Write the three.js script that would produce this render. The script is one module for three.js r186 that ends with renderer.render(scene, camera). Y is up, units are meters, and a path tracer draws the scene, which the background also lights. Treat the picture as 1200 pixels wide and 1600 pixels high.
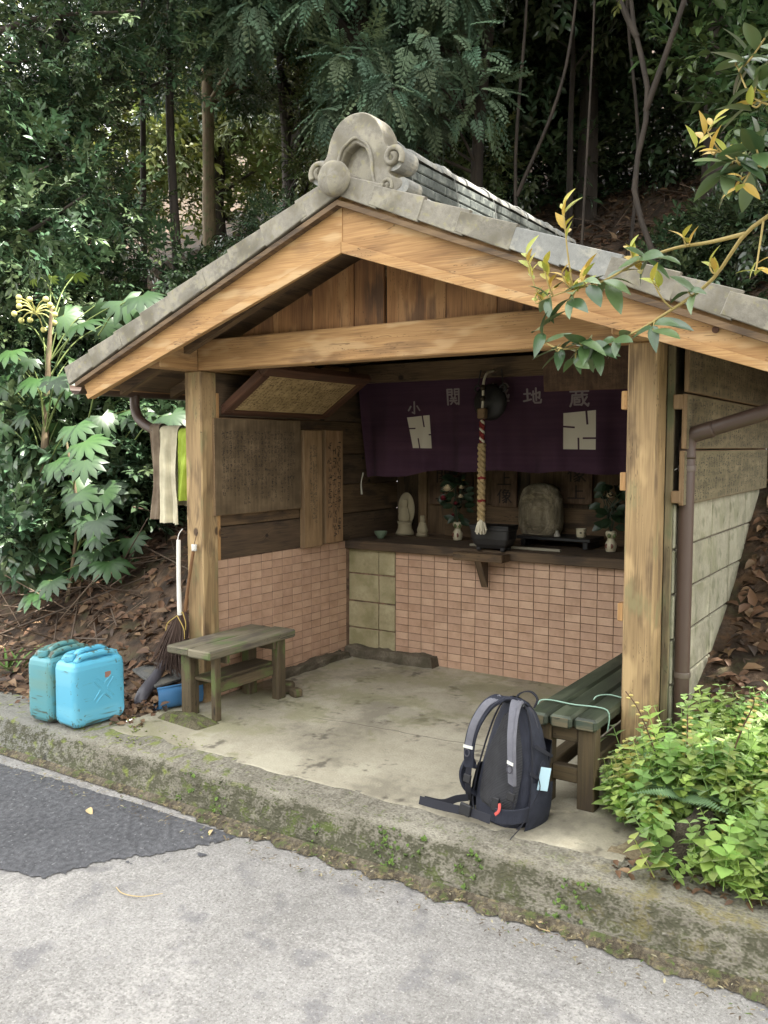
import * as THREE from 'three';
import { mergeGeometries, mergeVertices } from 'three/addons/utils/BufferGeometryUtils.js';

// ---------------------------------------------------------------- camera, sky, sun, exposure
const scene = new THREE.Scene();
const camera = new THREE.PerspectiveCamera(60.58, 0.75, 0.05, 400);
camera.position.set(0, 1.45, 0);
camera.rotation.order = 'YXZ';
camera.rotation.set(THREE.MathUtils.degToRad(-4.27), THREE.MathUtils.degToRad(33.17), 0);
const renderer = new THREE.WebGLRenderer({ antialias: true });
renderer.toneMapping = THREE.LinearToneMapping;
renderer.toneMappingExposure = 4.85;
renderer.shadowMap.enabled = true;
const SUN_AZ = -68, SUN_EL = 57;                       // degrees left of -z, degrees above the horizon
const sunDir = new THREE.Vector3(-Math.sin(SUN_AZ * Math.PI / 180) * Math.cos(SUN_EL * Math.PI / 180), Math.sin(SUN_EL * Math.PI / 180), -Math.cos(SUN_AZ * Math.PI / 180) * Math.cos(SUN_EL * Math.PI / 180));
{
  // clear spring sky: pale, a little brighter round the sun and towards the horizon
  const W = 512, H = 256, d = new Float32Array(W * H * 4), v = new THREE.Vector3();
  for (let j = 0; j < H; j++) for (let i = 0; i < W; i++) {
    const up = ((j + 0.5) / H - 0.5) * Math.PI, ro = ((i + 0.5) / W - 0.5) * 2 * Math.PI;
    v.set(Math.cos(ro) * Math.cos(up), Math.sin(up), Math.sin(ro) * Math.cos(up));
    const h = Math.pow(1 - Math.max(0, v.y), 2.2), c = Math.max(0, v.dot(sunDir)), g = 0.25 * Math.pow(c, 6) + 0.5 * Math.pow(c, 60);
    const k = (j * W + i) * 4;
    d[k] = 0.82 + 0.24 * h + g; d[k + 1] = 0.83 + 0.22 * h + g * 0.97; d[k + 2] = 0.84 + 0.18 * h + g * 0.88; d[k + 3] = 1;
  }
  const t = new THREE.DataTexture(d, W, H, THREE.RGBAFormat, THREE.FloatType);
  t.mapping = THREE.EquirectangularReflectionMapping; t.magFilter = THREE.LinearFilter; t.minFilter = THREE.LinearFilter; t.needsUpdate = true;
  scene.background = t; scene.environment = t;
}
const sun = new THREE.DirectionalLight(new THREE.Color(1, 0.95, 0.86), 3.8);
sun.position.copy(sunDir).multiplyScalar(60).add(new THREE.Vector3(-3, 0, -5));
sun.target.position.set(-3, 0, -5);
sun.castShadow = true; sun.shadow.mapSize.set(4096, 4096);
Object.assign(sun.shadow.camera, { left: -22, right: 22, top: 22, bottom: -22, near: 1, far: 140 });
scene.add(sun, sun.target);

// ---------------------------------------------------------------- random numbers and noise
function rngOf(seed) { let s = seed | 0; return () => { s = (s + 0x6d2b79f5) | 0; let t = Math.imul(s ^ (s >>> 15), 1 | s); t = (t + Math.imul(t ^ (t >>> 7), 61 | t)) ^ t; return ((t ^ (t >>> 14)) >>> 0) / 4294967296; }; }
const R0 = rngOf(11);
const rr = (a, b, r = R0) => a + (b - a) * r();
const V = (x, y, z) => new THREE.Vector3(x, y, z);
const clamp = (x, a = 0, b = 1) => Math.min(b, Math.max(a, x));
const smooth = (x, a, b) => { const t = clamp((x - a) / (b - a)); return t * t * (3 - 2 * t); };
const lerp = (a, b, t) => a + (b - a) * t;
const PERM = new Uint8Array(1024), GX = new Float32Array(256), GY = new Float32Array(256);
{ const r = rngOf(5), p = [...Array(256).keys()]; for (let i = 255; i > 0; i--) { const j = Math.floor(r() * (i + 1)); [p[i], p[j]] = [p[j], p[i]]; } for (let i = 0; i < 1024; i++) PERM[i] = p[i & 255]; for (let i = 0; i < 256; i++) { const a = r() * 6.2832; GX[i] = Math.cos(a); GY[i] = Math.sin(a); } }
function pn(x, y, px, py, s = 0) {                     // periodic gradient noise, about -0.7 .. 0.7
  const xf = Math.floor(x), yf = Math.floor(y), fx = x - xf, fy = y - yf;
  const x0 = ((xf % px) + px) % px, y0 = ((yf % py) + py) % py, x1 = (x0 + 1) % px, y1 = (y0 + 1) % py;
  const u = fx * fx * fx * (fx * (fx * 6 - 15) + 10), v = fy * fy * fy * (fy * (fy * 6 - 15) + 10);
  const a = PERM[((PERM[(x0 + s) & 255]) + y0) & 511 & 1023], b = PERM[((PERM[(x1 + s) & 255]) + y0) & 511], c = PERM[((PERM[(x0 + s) & 255]) + y1) & 511], d = PERM[((PERM[(x1 + s) & 255]) + y1) & 511];
  const n00 = GX[a] * fx + GY[a] * fy, n10 = GX[b] * (fx - 1) + GY[b] * fy, n01 = GX[c] * fx + GY[c] * (fy - 1), n11 = GX[d] * (fx - 1) + GY[d] * (fy - 1);
  return lerp(lerp(n00, n10, u), lerp(n01, n11, u), v);
}
function fbm(u, v, fx, fy, oct, s = 0) { let a = 0, k = 1; for (let i = 0; i < oct; i++) { a += k * pn(u * fx, v * fy, fx, fy, s + i * 17); fx *= 2; fy *= 2; k *= 0.5; } return a; }
const wn = (x, y, s = 0) => pn(x + 128, y + 128, 256, 256, s);                         // noise over the world in metres
const wf = (x, y, o = 3, s = 0) => { let a = 0, k = 1, f = 1; for (let i = 0; i < o; i++) { a += k * wn((x * f) % 256, (y * f) % 256, s + i * 31); f *= 2.03; k *= 0.5; } return a; };
const hash01 = (i, j, s = 0) => PERM[(PERM[(PERM[(i & 255)] + j) & 255] + s) & 255] / 255;

// ---------------------------------------------------------------- textures
// fn(u, v, out) fills out[0..2] with sRGB 0..255 colour and out[3] with height 0..1
function surf(N, M, fn, size, bump = 0, extra = {}) {
  const c = new Uint8Array(N * M * 4), b = bump ? new Uint8Array(N * M * 4) : null, o = [0, 0, 0, 0.5];
  for (let j = 0; j < M; j++) for (let i = 0; i < N; i++) {
    fn((i + 0.5) / N, (j + 0.5) / M, o);
    const k = (j * N + i) * 4;
    c[k] = clamp(o[0], 0, 255); c[k + 1] = clamp(o[1], 0, 255); c[k + 2] = clamp(o[2], 0, 255); c[k + 3] = 255;
    if (b) { b[k] = b[k + 1] = b[k + 2] = clamp(o[3] * 255, 0, 255); b[k + 3] = 255; }
  }
  const mk = (d, srgb) => { const t = new THREE.DataTexture(d, N, M, THREE.RGBAFormat); t.wrapS = t.wrapT = THREE.RepeatWrapping; t.magFilter = THREE.LinearFilter; t.minFilter = THREE.LinearMipmapLinearFilter; t.generateMipmaps = true; if (srgb) t.colorSpace = THREE.SRGBColorSpace; t.repeat.set(1 / size[0], 1 / size[1]); t.needsUpdate = true; return t; };
  const m = { map: mk(c, true), roughness: 0.85, side: THREE.DoubleSide, ...extra };
  if (b) { m.bumpMap = mk(b, false); m.bumpScale = bump; }
  return new THREE.MeshStandardMaterial(m);
}
const plain = (rgb, roughness = 0.8, extra = {}) => { const m = new THREE.MeshStandardMaterial({ roughness, side: THREE.DoubleSide, ...extra }); m.color.setRGB(rgb[0] / 255, rgb[1] / 255, rgb[2] / 255, THREE.SRGBColorSpace); return m; };
const mix3 = (o, c, t) => { o[0] = lerp(o[0], c[0], t); o[1] = lerp(o[1], c[1], t); o[2] = lerp(o[2], c[2], t); };
// timber with the grain along u
const sharedBump = {};
function share(key, m, size) { if (m.bumpMap) { sharedBump[key] ??= m.bumpMap; } else { m.bumpMap = sharedBump[key].clone(); m.bumpMap.repeat.set(1 / size[0], 1 / size[1]); } return m; }
function wood(base, dark, { spots = 0.3, moss = 0, mossC = [92, 104, 58], stain = 0, stainC = [60, 48, 38], seed = 0, N = 512, rough = 0.8, size = [1.6, 0.8], bump = 0.0015, light = null, knots = 5 } = {}) {
  const kn = []; const r = rngOf(100 + seed);
  for (let i = 0; i < knots; i++) kn.push([r(), r(), 0.008 + 0.012 * r()]);
  const m = surf(N, N / 2, (u, v, o) => {
    let kd = 0, bend = 0;
    for (const [ku, kv, kr] of kn) { let du = Math.abs(u - ku); du = Math.min(du, 1 - du); let dv = v - kv; dv -= Math.round(dv); const d = Math.sqrt(du * du * 1.2 + dv * dv * 0.5); if (d < kr * 6) { bend += Math.exp(-(d * d) / (kr * kr * 6)) * Math.sign(dv) * 0.03; kd = Math.max(kd, smooth(kr - d, -kr * 0.25, kr * 0.4)); } }
    const vv = v + bend + 0.012 * fbm(u, v, 3, 4, 2, seed);
    const ring = fbm(u, vv, 2, 26, 3, seed + 3), fine = fbm(u, vv, 8, 160, 2, seed + 9), patch = fbm(u, v, 4, 5, 4, seed + 21);
    const t = clamp(0.36 + ring * 0.36 + fine * 0.5 + patch * spots * 0.75);
    o[0] = lerp(base[0], dark[0], t); o[1] = lerp(base[1], dark[1], t); o[2] = lerp(base[2], dark[2], t);
    if (light) mix3(o, light, smooth(fbm(u, v, 5, 9, 3, seed + 51), 0.12, 0.42) * 0.65);
    if (stain) mix3(o, stainC, smooth(fbm(u, v, 5, 8, 5, seed + 61) + fine * 0.2, 0.05, 0.6) * stain);
    if (moss) mix3(o, mossC, smooth(fbm(u, v, 7, 7, 6, seed + 71) + fine * 0.25, 0.2 - moss * 0.6, 0.65 - moss * 0.5) * 0.85);
    if (kd) mix3(o, [dark[0] * 0.55, dark[1] * 0.5, dark[2] * 0.5], kd * 0.85);
    const crack = smooth(Math.abs(fbm(u, vv, 3, 34, 2, seed + 81)), 0.014, 0.002);
    mix3(o, [dark[0] * 0.5, dark[1] * 0.5, dark[2] * 0.5], crack * 0.8 * smooth(fbm(u, v, 3, 6, 2, seed + 91), 0.05, 0.3));
    o[3] = 0.55 - 0.3 * t + fine * 0.3 - crack * 0.3;
  }, size, sharedBump.wood ? 0 : bump, { roughness: rough });
  m.bumpScale = bump; return share('wood', m, size);
}
// stone, concrete, earthenware
function grit(base, { N = 512, M = N, size = [1, 1], var1 = 22, var2 = 14, speck = 16, seed = 0, bump = 0.002, rough = 0.92, layers = [], f = 4 } = {}) {
  const m = surf(N, M, (u, v, o) => {
    const a = fbm(u, v, f, f, 5, seed), b = fbm(u, v, f * 9, f * 9, 3, seed + 40), s = hash01((u * N) | 0, (v * M) | 0, seed) - 0.5;
    const k = a * var1 + b * var2 + s * speck;
    o[0] = base[0] + k; o[1] = base[1] + k * 0.98; o[2] = base[2] + k * 0.94; o[3] = 0.5 + 0.35 * a + 0.35 * b + 0.12 * s;
    for (const [c, fq, lo, hi, amt, sd] of layers) mix3(o, c, smooth(fbm(u, v, fq, fq, 6, sd) + 0.3 * b + 0.1 * s, lo - 0.12, hi + 0.18) * amt);
  }, size, sharedBump.grit ? 0 : bump, { roughness: rough });
  m.bumpScale = bump; return share('grit', m, size);
}

// ---------------------------------------------------------------- naming and adding
const used = new Map();
const numbered = (n) => { const k = used.get(n) ?? 0; used.set(n, k + 1); return k ? n + '_' + String(k).padStart(3, '0') : n; };
function tag(o, label, category, group, kind) { if (label) o.userData.label = label; if (category) o.userData.category = category; if (group) o.userData.group = group; if (kind) o.userData.kind = kind; return o; }
const lit = (m) => { m.castShadow = true; m.receiveShadow = true; return m; };
function thing(name, label, category, pos = [0, 0, 0], group) { const g = new THREE.Group(); g.name = numbered(name); g.position.set(...pos); scene.add(g); return tag(g, label, category, group); }
// a mesh given in the axes of its parent
function part(name, geo, mat, parent, pos, label) { const m = lit(new THREE.Mesh(geo, mat)); m.name = name; if (pos) m.position.set(...pos); parent.add(m); if (label) m.userData.label = label; return m; }
// a mesh given in world metres, hung under a Group that stands somewhere
function wpart(name, geo, mat, group, label) { const m = part(name, geo, mat, group, null, label); m.position.copy(group.position).negate(); return m; }
function solo(name, geo, mat, pos, label, category, group) { const m = lit(new THREE.Mesh(geo, mat)); m.name = numbered(name); m.position.set(...pos); scene.add(m); return tag(m, label, category, group); }
function structure(name, geo, mat) { const m = lit(new THREE.Mesh(geo, mat)); m.name = name; m.userData.kind = 'structure'; scene.add(m); return m; }

// ---------------------------------------------------------------- geometry helpers
const flat = (g) => { const n = g.index ? g.toNonIndexed() : g; n.computeVertexNormals(); return n; };
// box projection, u along the long axis, in metres
function boxUV(g, long = null, ou = 0, ov = 0) {
  if (g.index) g = g.toNonIndexed();
  g.computeBoundingBox(); const s = g.boundingBox.getSize(V(0, 0, 0));
  if (long === null) long = s.x >= s.y && s.x >= s.z ? 0 : s.y >= s.z ? 1 : 2;
  const p = g.attributes.position.array, n = p.length / 3, uv = new Float32Array(n * 2), a = V(0, 0, 0), b = V(0, 0, 0);
  for (let i = 0; i < n; i += 3) {
    a.set(p[i * 3 + 3] - p[i * 3], p[i * 3 + 4] - p[i * 3 + 1], p[i * 3 + 5] - p[i * 3 + 2]); b.set(p[i * 3 + 6] - p[i * 3], p[i * 3 + 7] - p[i * 3 + 1], p[i * 3 + 8] - p[i * 3 + 2]); a.cross(b);
    const q = [Math.abs(a.x), Math.abs(a.y), Math.abs(a.z)], ax = q[0] >= q[1] && q[0] >= q[2] ? 0 : q[1] >= q[2] ? 1 : 2;
    let U, W; if (ax === long) { U = (long + 1) % 3; W = (long + 2) % 3; } else { U = long; W = 3 - ax - long; }
    for (let k = 0; k < 3; k++) { uv[(i + k) * 2] = p[(i + k) * 3 + U] + ou; uv[(i + k) * 2 + 1] = p[(i + k) * 3 + W] + ov + ax * 0.37; }
  }
  g.setAttribute('uv', new THREE.BufferAttribute(uv, 2));
  return g;
}
// chamfered box, centred
function cbox(w, h, d, c = 0.004, rnd = true) {
  const x = w / 2, y = h / 2, z = d / 2; c = Math.min(c, x * 0.45, y * 0.45, z * 0.45);
  const P = [], v = (i) => { const sx = i & 1 ? 1 : -1, sy = i & 2 ? 1 : -1, sz = i & 4 ? 1 : -1; return { X: [sx * x, sy * (y - c), sz * (z - c)], Y: [sx * (x - c), sy * y, sz * (z - c)], Z: [sx * (x - c), sy * (y - c), sz * z], s: sx * sy * sz }; };
  const K = [...Array(8).keys()].map(v), tri = (a, b, e) => P.push(...a, ...b, ...e), quad = (a, b, e, f) => { tri(a, b, e); tri(a, e, f); };
  quad(K[1].X, K[3].X, K[7].X, K[5].X); quad(K[0].X, K[4].X, K[6].X, K[2].X);
  quad(K[2].Y, K[6].Y, K[7].Y, K[3].Y); quad(K[0].Y, K[1].Y, K[5].Y, K[4].Y);
  quad(K[4].Z, K[5].Z, K[7].Z, K[6].Z); quad(K[0].Z, K[2].Z, K[3].Z, K[1].Z);
  for (const [i, j, A, B] of [[1, 5, 'X', 'Y'], [3, 7, 'Y', 'X'], [0, 4, 'Y', 'X'], [2, 6, 'X', 'Y'], [1, 3, 'Z', 'X'], [5, 7, 'X', 'Z'], [0, 2, 'X', 'Z'], [4, 6, 'Z', 'X'], [2, 3, 'Z', 'Y'], [6, 7, 'Y', 'Z'], [0, 1, 'Y', 'Z'], [4, 5, 'Z', 'Y']]) quad(K[i][A], K[i][B], K[j][B], K[j][A]);
  for (const k of K) k.s > 0 ? tri(k.X, k.Y, k.Z) : tri(k.X, k.Z, k.Y);
  // turn every triangle outwards
  for (let i = 0; i < P.length; i += 9) { const ax = P[i + 3] - P[i], ay = P[i + 4] - P[i + 1], az = P[i + 5] - P[i + 2], bx = P[i + 6] - P[i], by = P[i + 7] - P[i + 1], bz = P[i + 8] - P[i + 2]; const nx = ay * bz - az * by, ny = az * bx - ax * bz, nz = ax * by - ay * bx, mx = P[i] + P[i + 3] + P[i + 6], my = P[i + 1] + P[i + 4] + P[i + 7], mz = P[i + 2] + P[i + 5] + P[i + 8]; if (nx * mx + ny * my + nz * mz < 0) for (let k = 0; k < 3; k++) { const t = P[i + 3 + k]; P[i + 3 + k] = P[i + 6 + k]; P[i + 6 + k] = t; } }
  const g = new THREE.BufferGeometry(); g.setAttribute('position', new THREE.Float32BufferAttribute(P, 3)); g.computeVertexNormals();
  return boxUV(g, null, rnd ? rr(0, 3) : 0, rnd ? rr(0, 3) : 0);
}
const at = (g, x, y, z) => g.translate(x, y, z);
// box between two corners in world metres
function wbox(x0, x1, y0, y1, z0, z1, c = 0.004) { return at(cbox(Math.abs(x1 - x0), Math.abs(y1 - y0), Math.abs(z1 - z0), c), (x0 + x1) / 2, (y0 + y1) / 2, (z0 + z1) / 2); }
// prism: outline [[x, y] ...] pushed along z from z0 to z1
function prism(pts, z0, z1, bevel = 0, long = 0) {
  const s = new THREE.Shape(pts.map(([x, y]) => new THREE.Vector2(x, y)));
  const g = new THREE.ExtrudeGeometry(s, { depth: Math.abs(z1 - z0) - 2 * bevel, bevelEnabled: bevel > 0, bevelSize: bevel, bevelThickness: bevel, bevelOffset: -bevel, bevelSegments: 1, curveSegments: 10 });
  g.translate(0, 0, Math.min(z0, z1) + bevel);
  return boxUV(flat(g), long, rr(0, 3), rr(0, 3));
}
// tapered tube through points, uv in metres
function limb(pts, radii, { seg = 8, rings = 24, closed = true, wob = 0 } = {}) {
  const c = new THREE.CatmullRomCurve3(pts.map((p) => (p.isVector3 ? p : V(...p))), false, 'centripetal');
  const L = c.getLength(), F = c.computeFrenetFrames(rings, false), P = [], U = [], I = [];
  for (let i = 0; i <= rings; i++) {
    const t = i / rings, p = c.getPointAt(t), k = t * (radii.length - 1), a = Math.min(radii.length - 2, Math.floor(k)), r0 = radii.length > 1 ? lerp(radii[a], radii[a + 1], k - a) : radii[0];
    for (let j = 0; j <= seg; j++) { const q = (j / seg) * Math.PI * 2, r = r0 * (1 + wob * wn(t * L * 6 + 3, Math.cos(q) * 1.3 + 7, 3)); const n = F.normals[i], b = F.binormals[i], cs = Math.cos(q) * r, sn = Math.sin(q) * r; P.push(p.x + n.x * cs + b.x * sn, p.y + n.y * cs + b.y * sn, p.z + n.z * cs + b.z * sn); U.push(t * L, (j / seg) * Math.PI * 2 * r0); }
  }
  for (let i = 0; i < rings; i++) for (let j = 0; j < seg; j++) { const a = i * (seg + 1) + j, b = a + seg + 1; I.push(a, a + 1, b, a + 1, b + 1, b); }
  if (closed) for (const [e, s] of [[0, 1], [rings, -1]]) { const p = c.getPointAt(e / rings), k = P.length / 3; P.push(p.x, p.y, p.z); U.push(e ? L : 0, 0); for (let j = 0; j < seg; j++) { const a = e * (seg + 1) + j; s > 0 ? I.push(k, a + 1, a) : I.push(k, a, a + 1); } }
  const g = new THREE.BufferGeometry(); g.setAttribute('position', new THREE.Float32BufferAttribute(P, 3)); g.setAttribute('uv', new THREE.Float32BufferAttribute(U, 2)); g.setIndex(I); g.computeVertexNormals();
  return g;
}
// grid surface from f(u, v) -> [x, y, z, U, V]
function sheet(nu, nv, f) {
  const P = [], U = [], I = [];
  for (let j = 0; j <= nv; j++) for (let i = 0; i <= nu; i++) { const q = f(i / nu, j / nv); P.push(q[0], q[1], q[2]); U.push(q[3] ?? q[0], q[4] ?? q[2]); }
  for (let j = 0; j < nv; j++) for (let i = 0; i < nu; i++) { const a = j * (nu + 1) + i, b = a + nu + 1; I.push(a, a + 1, b, a + 1, b + 1, b); }
  const g = new THREE.BufferGeometry(); g.setAttribute('position', new THREE.Float32BufferAttribute(P, 3)); g.setAttribute('uv', new THREE.Float32BufferAttribute(U, 2)); g.setIndex(I); g.computeVertexNormals();
  return g;
}
function lathe(prof, seg = 24) { const g = new THREE.LatheGeometry(prof.map(([r, y]) => new THREE.Vector2(r, y)), seg); const u = g.attributes.uv.array; for (let i = 0; i < u.length; i += 2) { u[i] *= 0.4; u[i + 1] *= 0.3; } return g; }
// ribbon with thickness along a curve: width across `side`
function strap(pts, width, thick, side, rings = 24) {
  const c = new THREE.CatmullRomCurve3(pts.map((p) => V(...p)), false, 'centripetal'), P = [], U = [], I = [], T = V(0, 0, 0), N = V(0, 0, 0), S = V(0, 0, 0), L = c.getLength();
  for (let i = 0; i <= rings; i++) {
    const t = i / rings, p = c.getPointAt(t); c.getTangentAt(t, T); const sv = typeof side === 'function' ? side(t) : side; S.set(...sv); S.addScaledVector(T, -S.dot(T)).normalize(); N.crossVectors(T, S).normalize();
    const w = (typeof width === 'function' ? width(t) : width) / 2, h = thick / 2;
    for (const [a, b] of [[-w, -h * 0.5], [-w * 0.9, h], [w * 0.9, h], [w, -h * 0.5], [w * 0.9, -h], [-w * 0.9, -h]]) { P.push(p.x + S.x * a + N.x * b, p.y + S.y * a + N.y * b, p.z + S.z * a + N.z * b); U.push(t * L, a); }
  }
  for (let i = 0; i < rings; i++) for (let j = 0; j < 6; j++) { const a = i * 6 + j, b = i * 6 + (j + 1) % 6; I.push(a, b, a + 6, b, b + 6, a + 6); }
  for (const e of [0, rings]) for (let j = 1; j < 5; j++) I.push(e * 6, e * 6 + j, e * 6 + j + 1);
  const g = new THREE.BufferGeometry(); g.setAttribute('position', new THREE.Float32BufferAttribute(P, 3)); g.setAttribute('uv', new THREE.Float32BufferAttribute(U, 2)); g.setIndex(I);
  return flat(g);
}
// leaf along +z, face up (+y)
function leafGeo(L, W, { fold = 0.25, droop = 0.15, n = 4, wide = 0.42 } = {}) {
  const P = [0, 0, 0], I = [], q = Math.log(0.5) / Math.log(wide);
  for (let i = 1; i < n; i++) { const t = i / n, w = (W / 2) * Math.pow(Math.sin(Math.PI * Math.pow(t, q)), 0.85), y = -droop * t * t * L; P.push(-w, y + fold * w, t * L, 0, y, t * L, w, y + fold * w, t * L); }
  P.push(0, -droop * L, L); const T = P.length / 3 - 1;
  I.push(0, 1, 2, 0, 2, 3); for (let i = 0; i < n - 2; i++) { const a = 1 + i * 3; I.push(a, a + 3, a + 4, a, a + 4, a + 1, a + 1, a + 4, a + 5, a + 1, a + 5, a + 2); } const a = 1 + (n - 2) * 3; I.push(a, T, a + 1, a + 1, T, a + 2);
  const g = new THREE.BufferGeometry(); g.setAttribute('position', new THREE.Float32BufferAttribute(P, 3));
  const uv = new Float32Array(P.length / 3 * 2); for (let i = 0; i < uv.length / 2; i++) { uv[2 * i] = P[3 * i] * 8; uv[2 * i + 1] = P[3 * i + 2] * 8; }
  g.setAttribute('uv', new THREE.BufferAttribute(uv, 2)); g.setIndex(I); g.computeVertexNormals();
  return g;
}
const _m = new THREE.Matrix4(), _x = V(0, 0, 0), _y = V(0, 0, 0), _z = V(0, 0, 0);
function aim(pos, dir, up, s = 1, roll = 0) { _z.copy(dir).normalize(); _y.copy(up).addScaledVector(_z, -up.dot(_z)); if (_y.lengthSq() < 1e-6) _y.set(0.3, 0.2, 1).addScaledVector(_z, -_z.z); _y.normalize(); if (roll) _y.applyAxisAngle(_z, roll); _x.crossVectors(_y, _z); _m.makeBasis(_x, _y, _z); _m.scale(V(s, s, s)); _m.setPosition(pos); return _m.clone(); }
function unitRand(r) { const z = r() * 2 - 1, a = r() * 6.2832, s = Math.sqrt(1 - z * z); return V(s * Math.cos(a), z, s * Math.sin(a)); }
function instanced(name, geo, mat, mats, cols, parent) {
  const im = new THREE.InstancedMesh(geo, mat, mats.length); im.name = parent === scene ? numbered(name) : name;
  const c = new THREE.Color();
  mats.forEach((m, i) => { im.setMatrixAt(i, m); if (cols) im.setColorAt(i, c.setRGB(...cols[i])); });
  im.userData.kind = 'stuff'; lit(im); parent.add(im); return im;
}

// ---------------------------------------------------------------- the setting
const ROAD_Y = -0.17;
function hillY(x, z) {
  const z0 = lerp(-3.3, -3.5, smooth(x, -4, -0.8)), d = z0 - z, s = d > 0 ? d : 0;
  let y = s < 3 ? 0.63 * s : 1.89 + 0.5 * (s - 3);
  y *= smooth(s, -0.1, 0.5) * 0.25 + 0.75;
  const far = smooth(s, 0.05, 1.5);
  y += far * (0.22 * wf(x * 0.5, z * 0.5, 3, 4) + 0.05 * wf(x * 2.2, z * 2.2, 3, 9)) + 0.012 * wf(x * 5, z * 5, 2, 14);
  return y - 0.012;
}
const soilMat = grit([74, 58, 44], { N: 1024, size: [1.3, 1.3], var1: 34, var2: 26, speck: 34, seed: 3, bump: 0.012, layers: [[[104, 78, 54], 14, 0.1, 0.25, 0.7, 8], [[40, 32, 24], 10, 0.12, 0.3, 0.7, 18], [[58, 62, 34], 5, 0.25, 0.4, 0.5, 28]] });
{
  const patchGrid = (x0, x1, z0, z1, nx, nz, px = 1, pz = 1, flip = false) => sheet(nx, nz, (a, b) => { const x = lerp(x0, x1, flip ? 1 - Math.pow(1 - a, px) : Math.pow(a, px)), z = lerp(z0, z1, Math.pow(b, pz)); return [x, hillY(x, z), z, x, -z]; });
  const g = mergeGeometries([
    patchGrid(-60, -3.66, -2.96, -80, 170, 170, 3, 2.6, true),
    patchGrid(-0.99, 45, -2.96, -80, 150, 170, 3, 2.6),
    patchGrid(-3.66, -0.99, -5.62, -80, 30, 130, 1, 2.6),
  ]);
  structure('hillside', g, soilMat);
}
{
  const grass = grit([88, 92, 52], { N: 512, size: [3, 3], var1: 30, var2: 26, speck: 30, seed: 33, bump: 0.02 });
  structure('ground', sheet(8, 8, (a, b) => { const x = lerp(-160, 160, a), z = lerp(3.2, 160, b); return [x, -0.2, z, x, z]; }), grass);
}
// old concrete road: pale, pitted, with worn white patches and small stones showing
const roadMat = surf(2048, 2048, (u, v, o) => {
  const a = fbm(u, v, 5, 5, 5, 2), b = fbm(u, v, 70, 70, 3, 12), c = fbm(u, v, 260, 260, 2, 22), s = hash01((u * 2048) | 0, (v * 2048) | 0, 4) - 0.5;
  const k = a * 16 + b * 11 + c * 17 + s * 30;
  o[0] = 141 + k; o[1] = 138 + k; o[2] = 134 + k;
  mix3(o, [170, 166, 161], smooth(fbm(u, v, 6, 6, 7, 52) + b * 0.4 + c * 0.5, 0.0, 0.7) * 0.6);
  mix3(o, [104, 102, 104], smooth(fbm(u, v, 22, 22, 4, 62) + c * 0.3, 0.2, 0.6) * 0.5);
  mix3(o, [184, 180, 174], smooth(fbm(u, v, 330, 330, 2, 72), 0.34, 0.5) * 0.6);
  mix3(o, [88, 84, 78], smooth(fbm(u, v, 380, 380, 2, 82), 0.32, 0.5) * 0.55);
  o[3] = 0.5 + 0.3 * b + 0.45 * c + 0.1 * s;
}, [3.4, 3.4], 0.005, { roughness: 0.95 });
structure('road', sheet(120, 40, (a, b) => { const x = lerp(-30, 30, a), z = lerp(-2.78, 3.2, b); return [x, ROAD_Y + 0.006 * wf(x * 0.7, z * 0.7, 2, 5), z, x, z]; }), roadMat);
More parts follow.
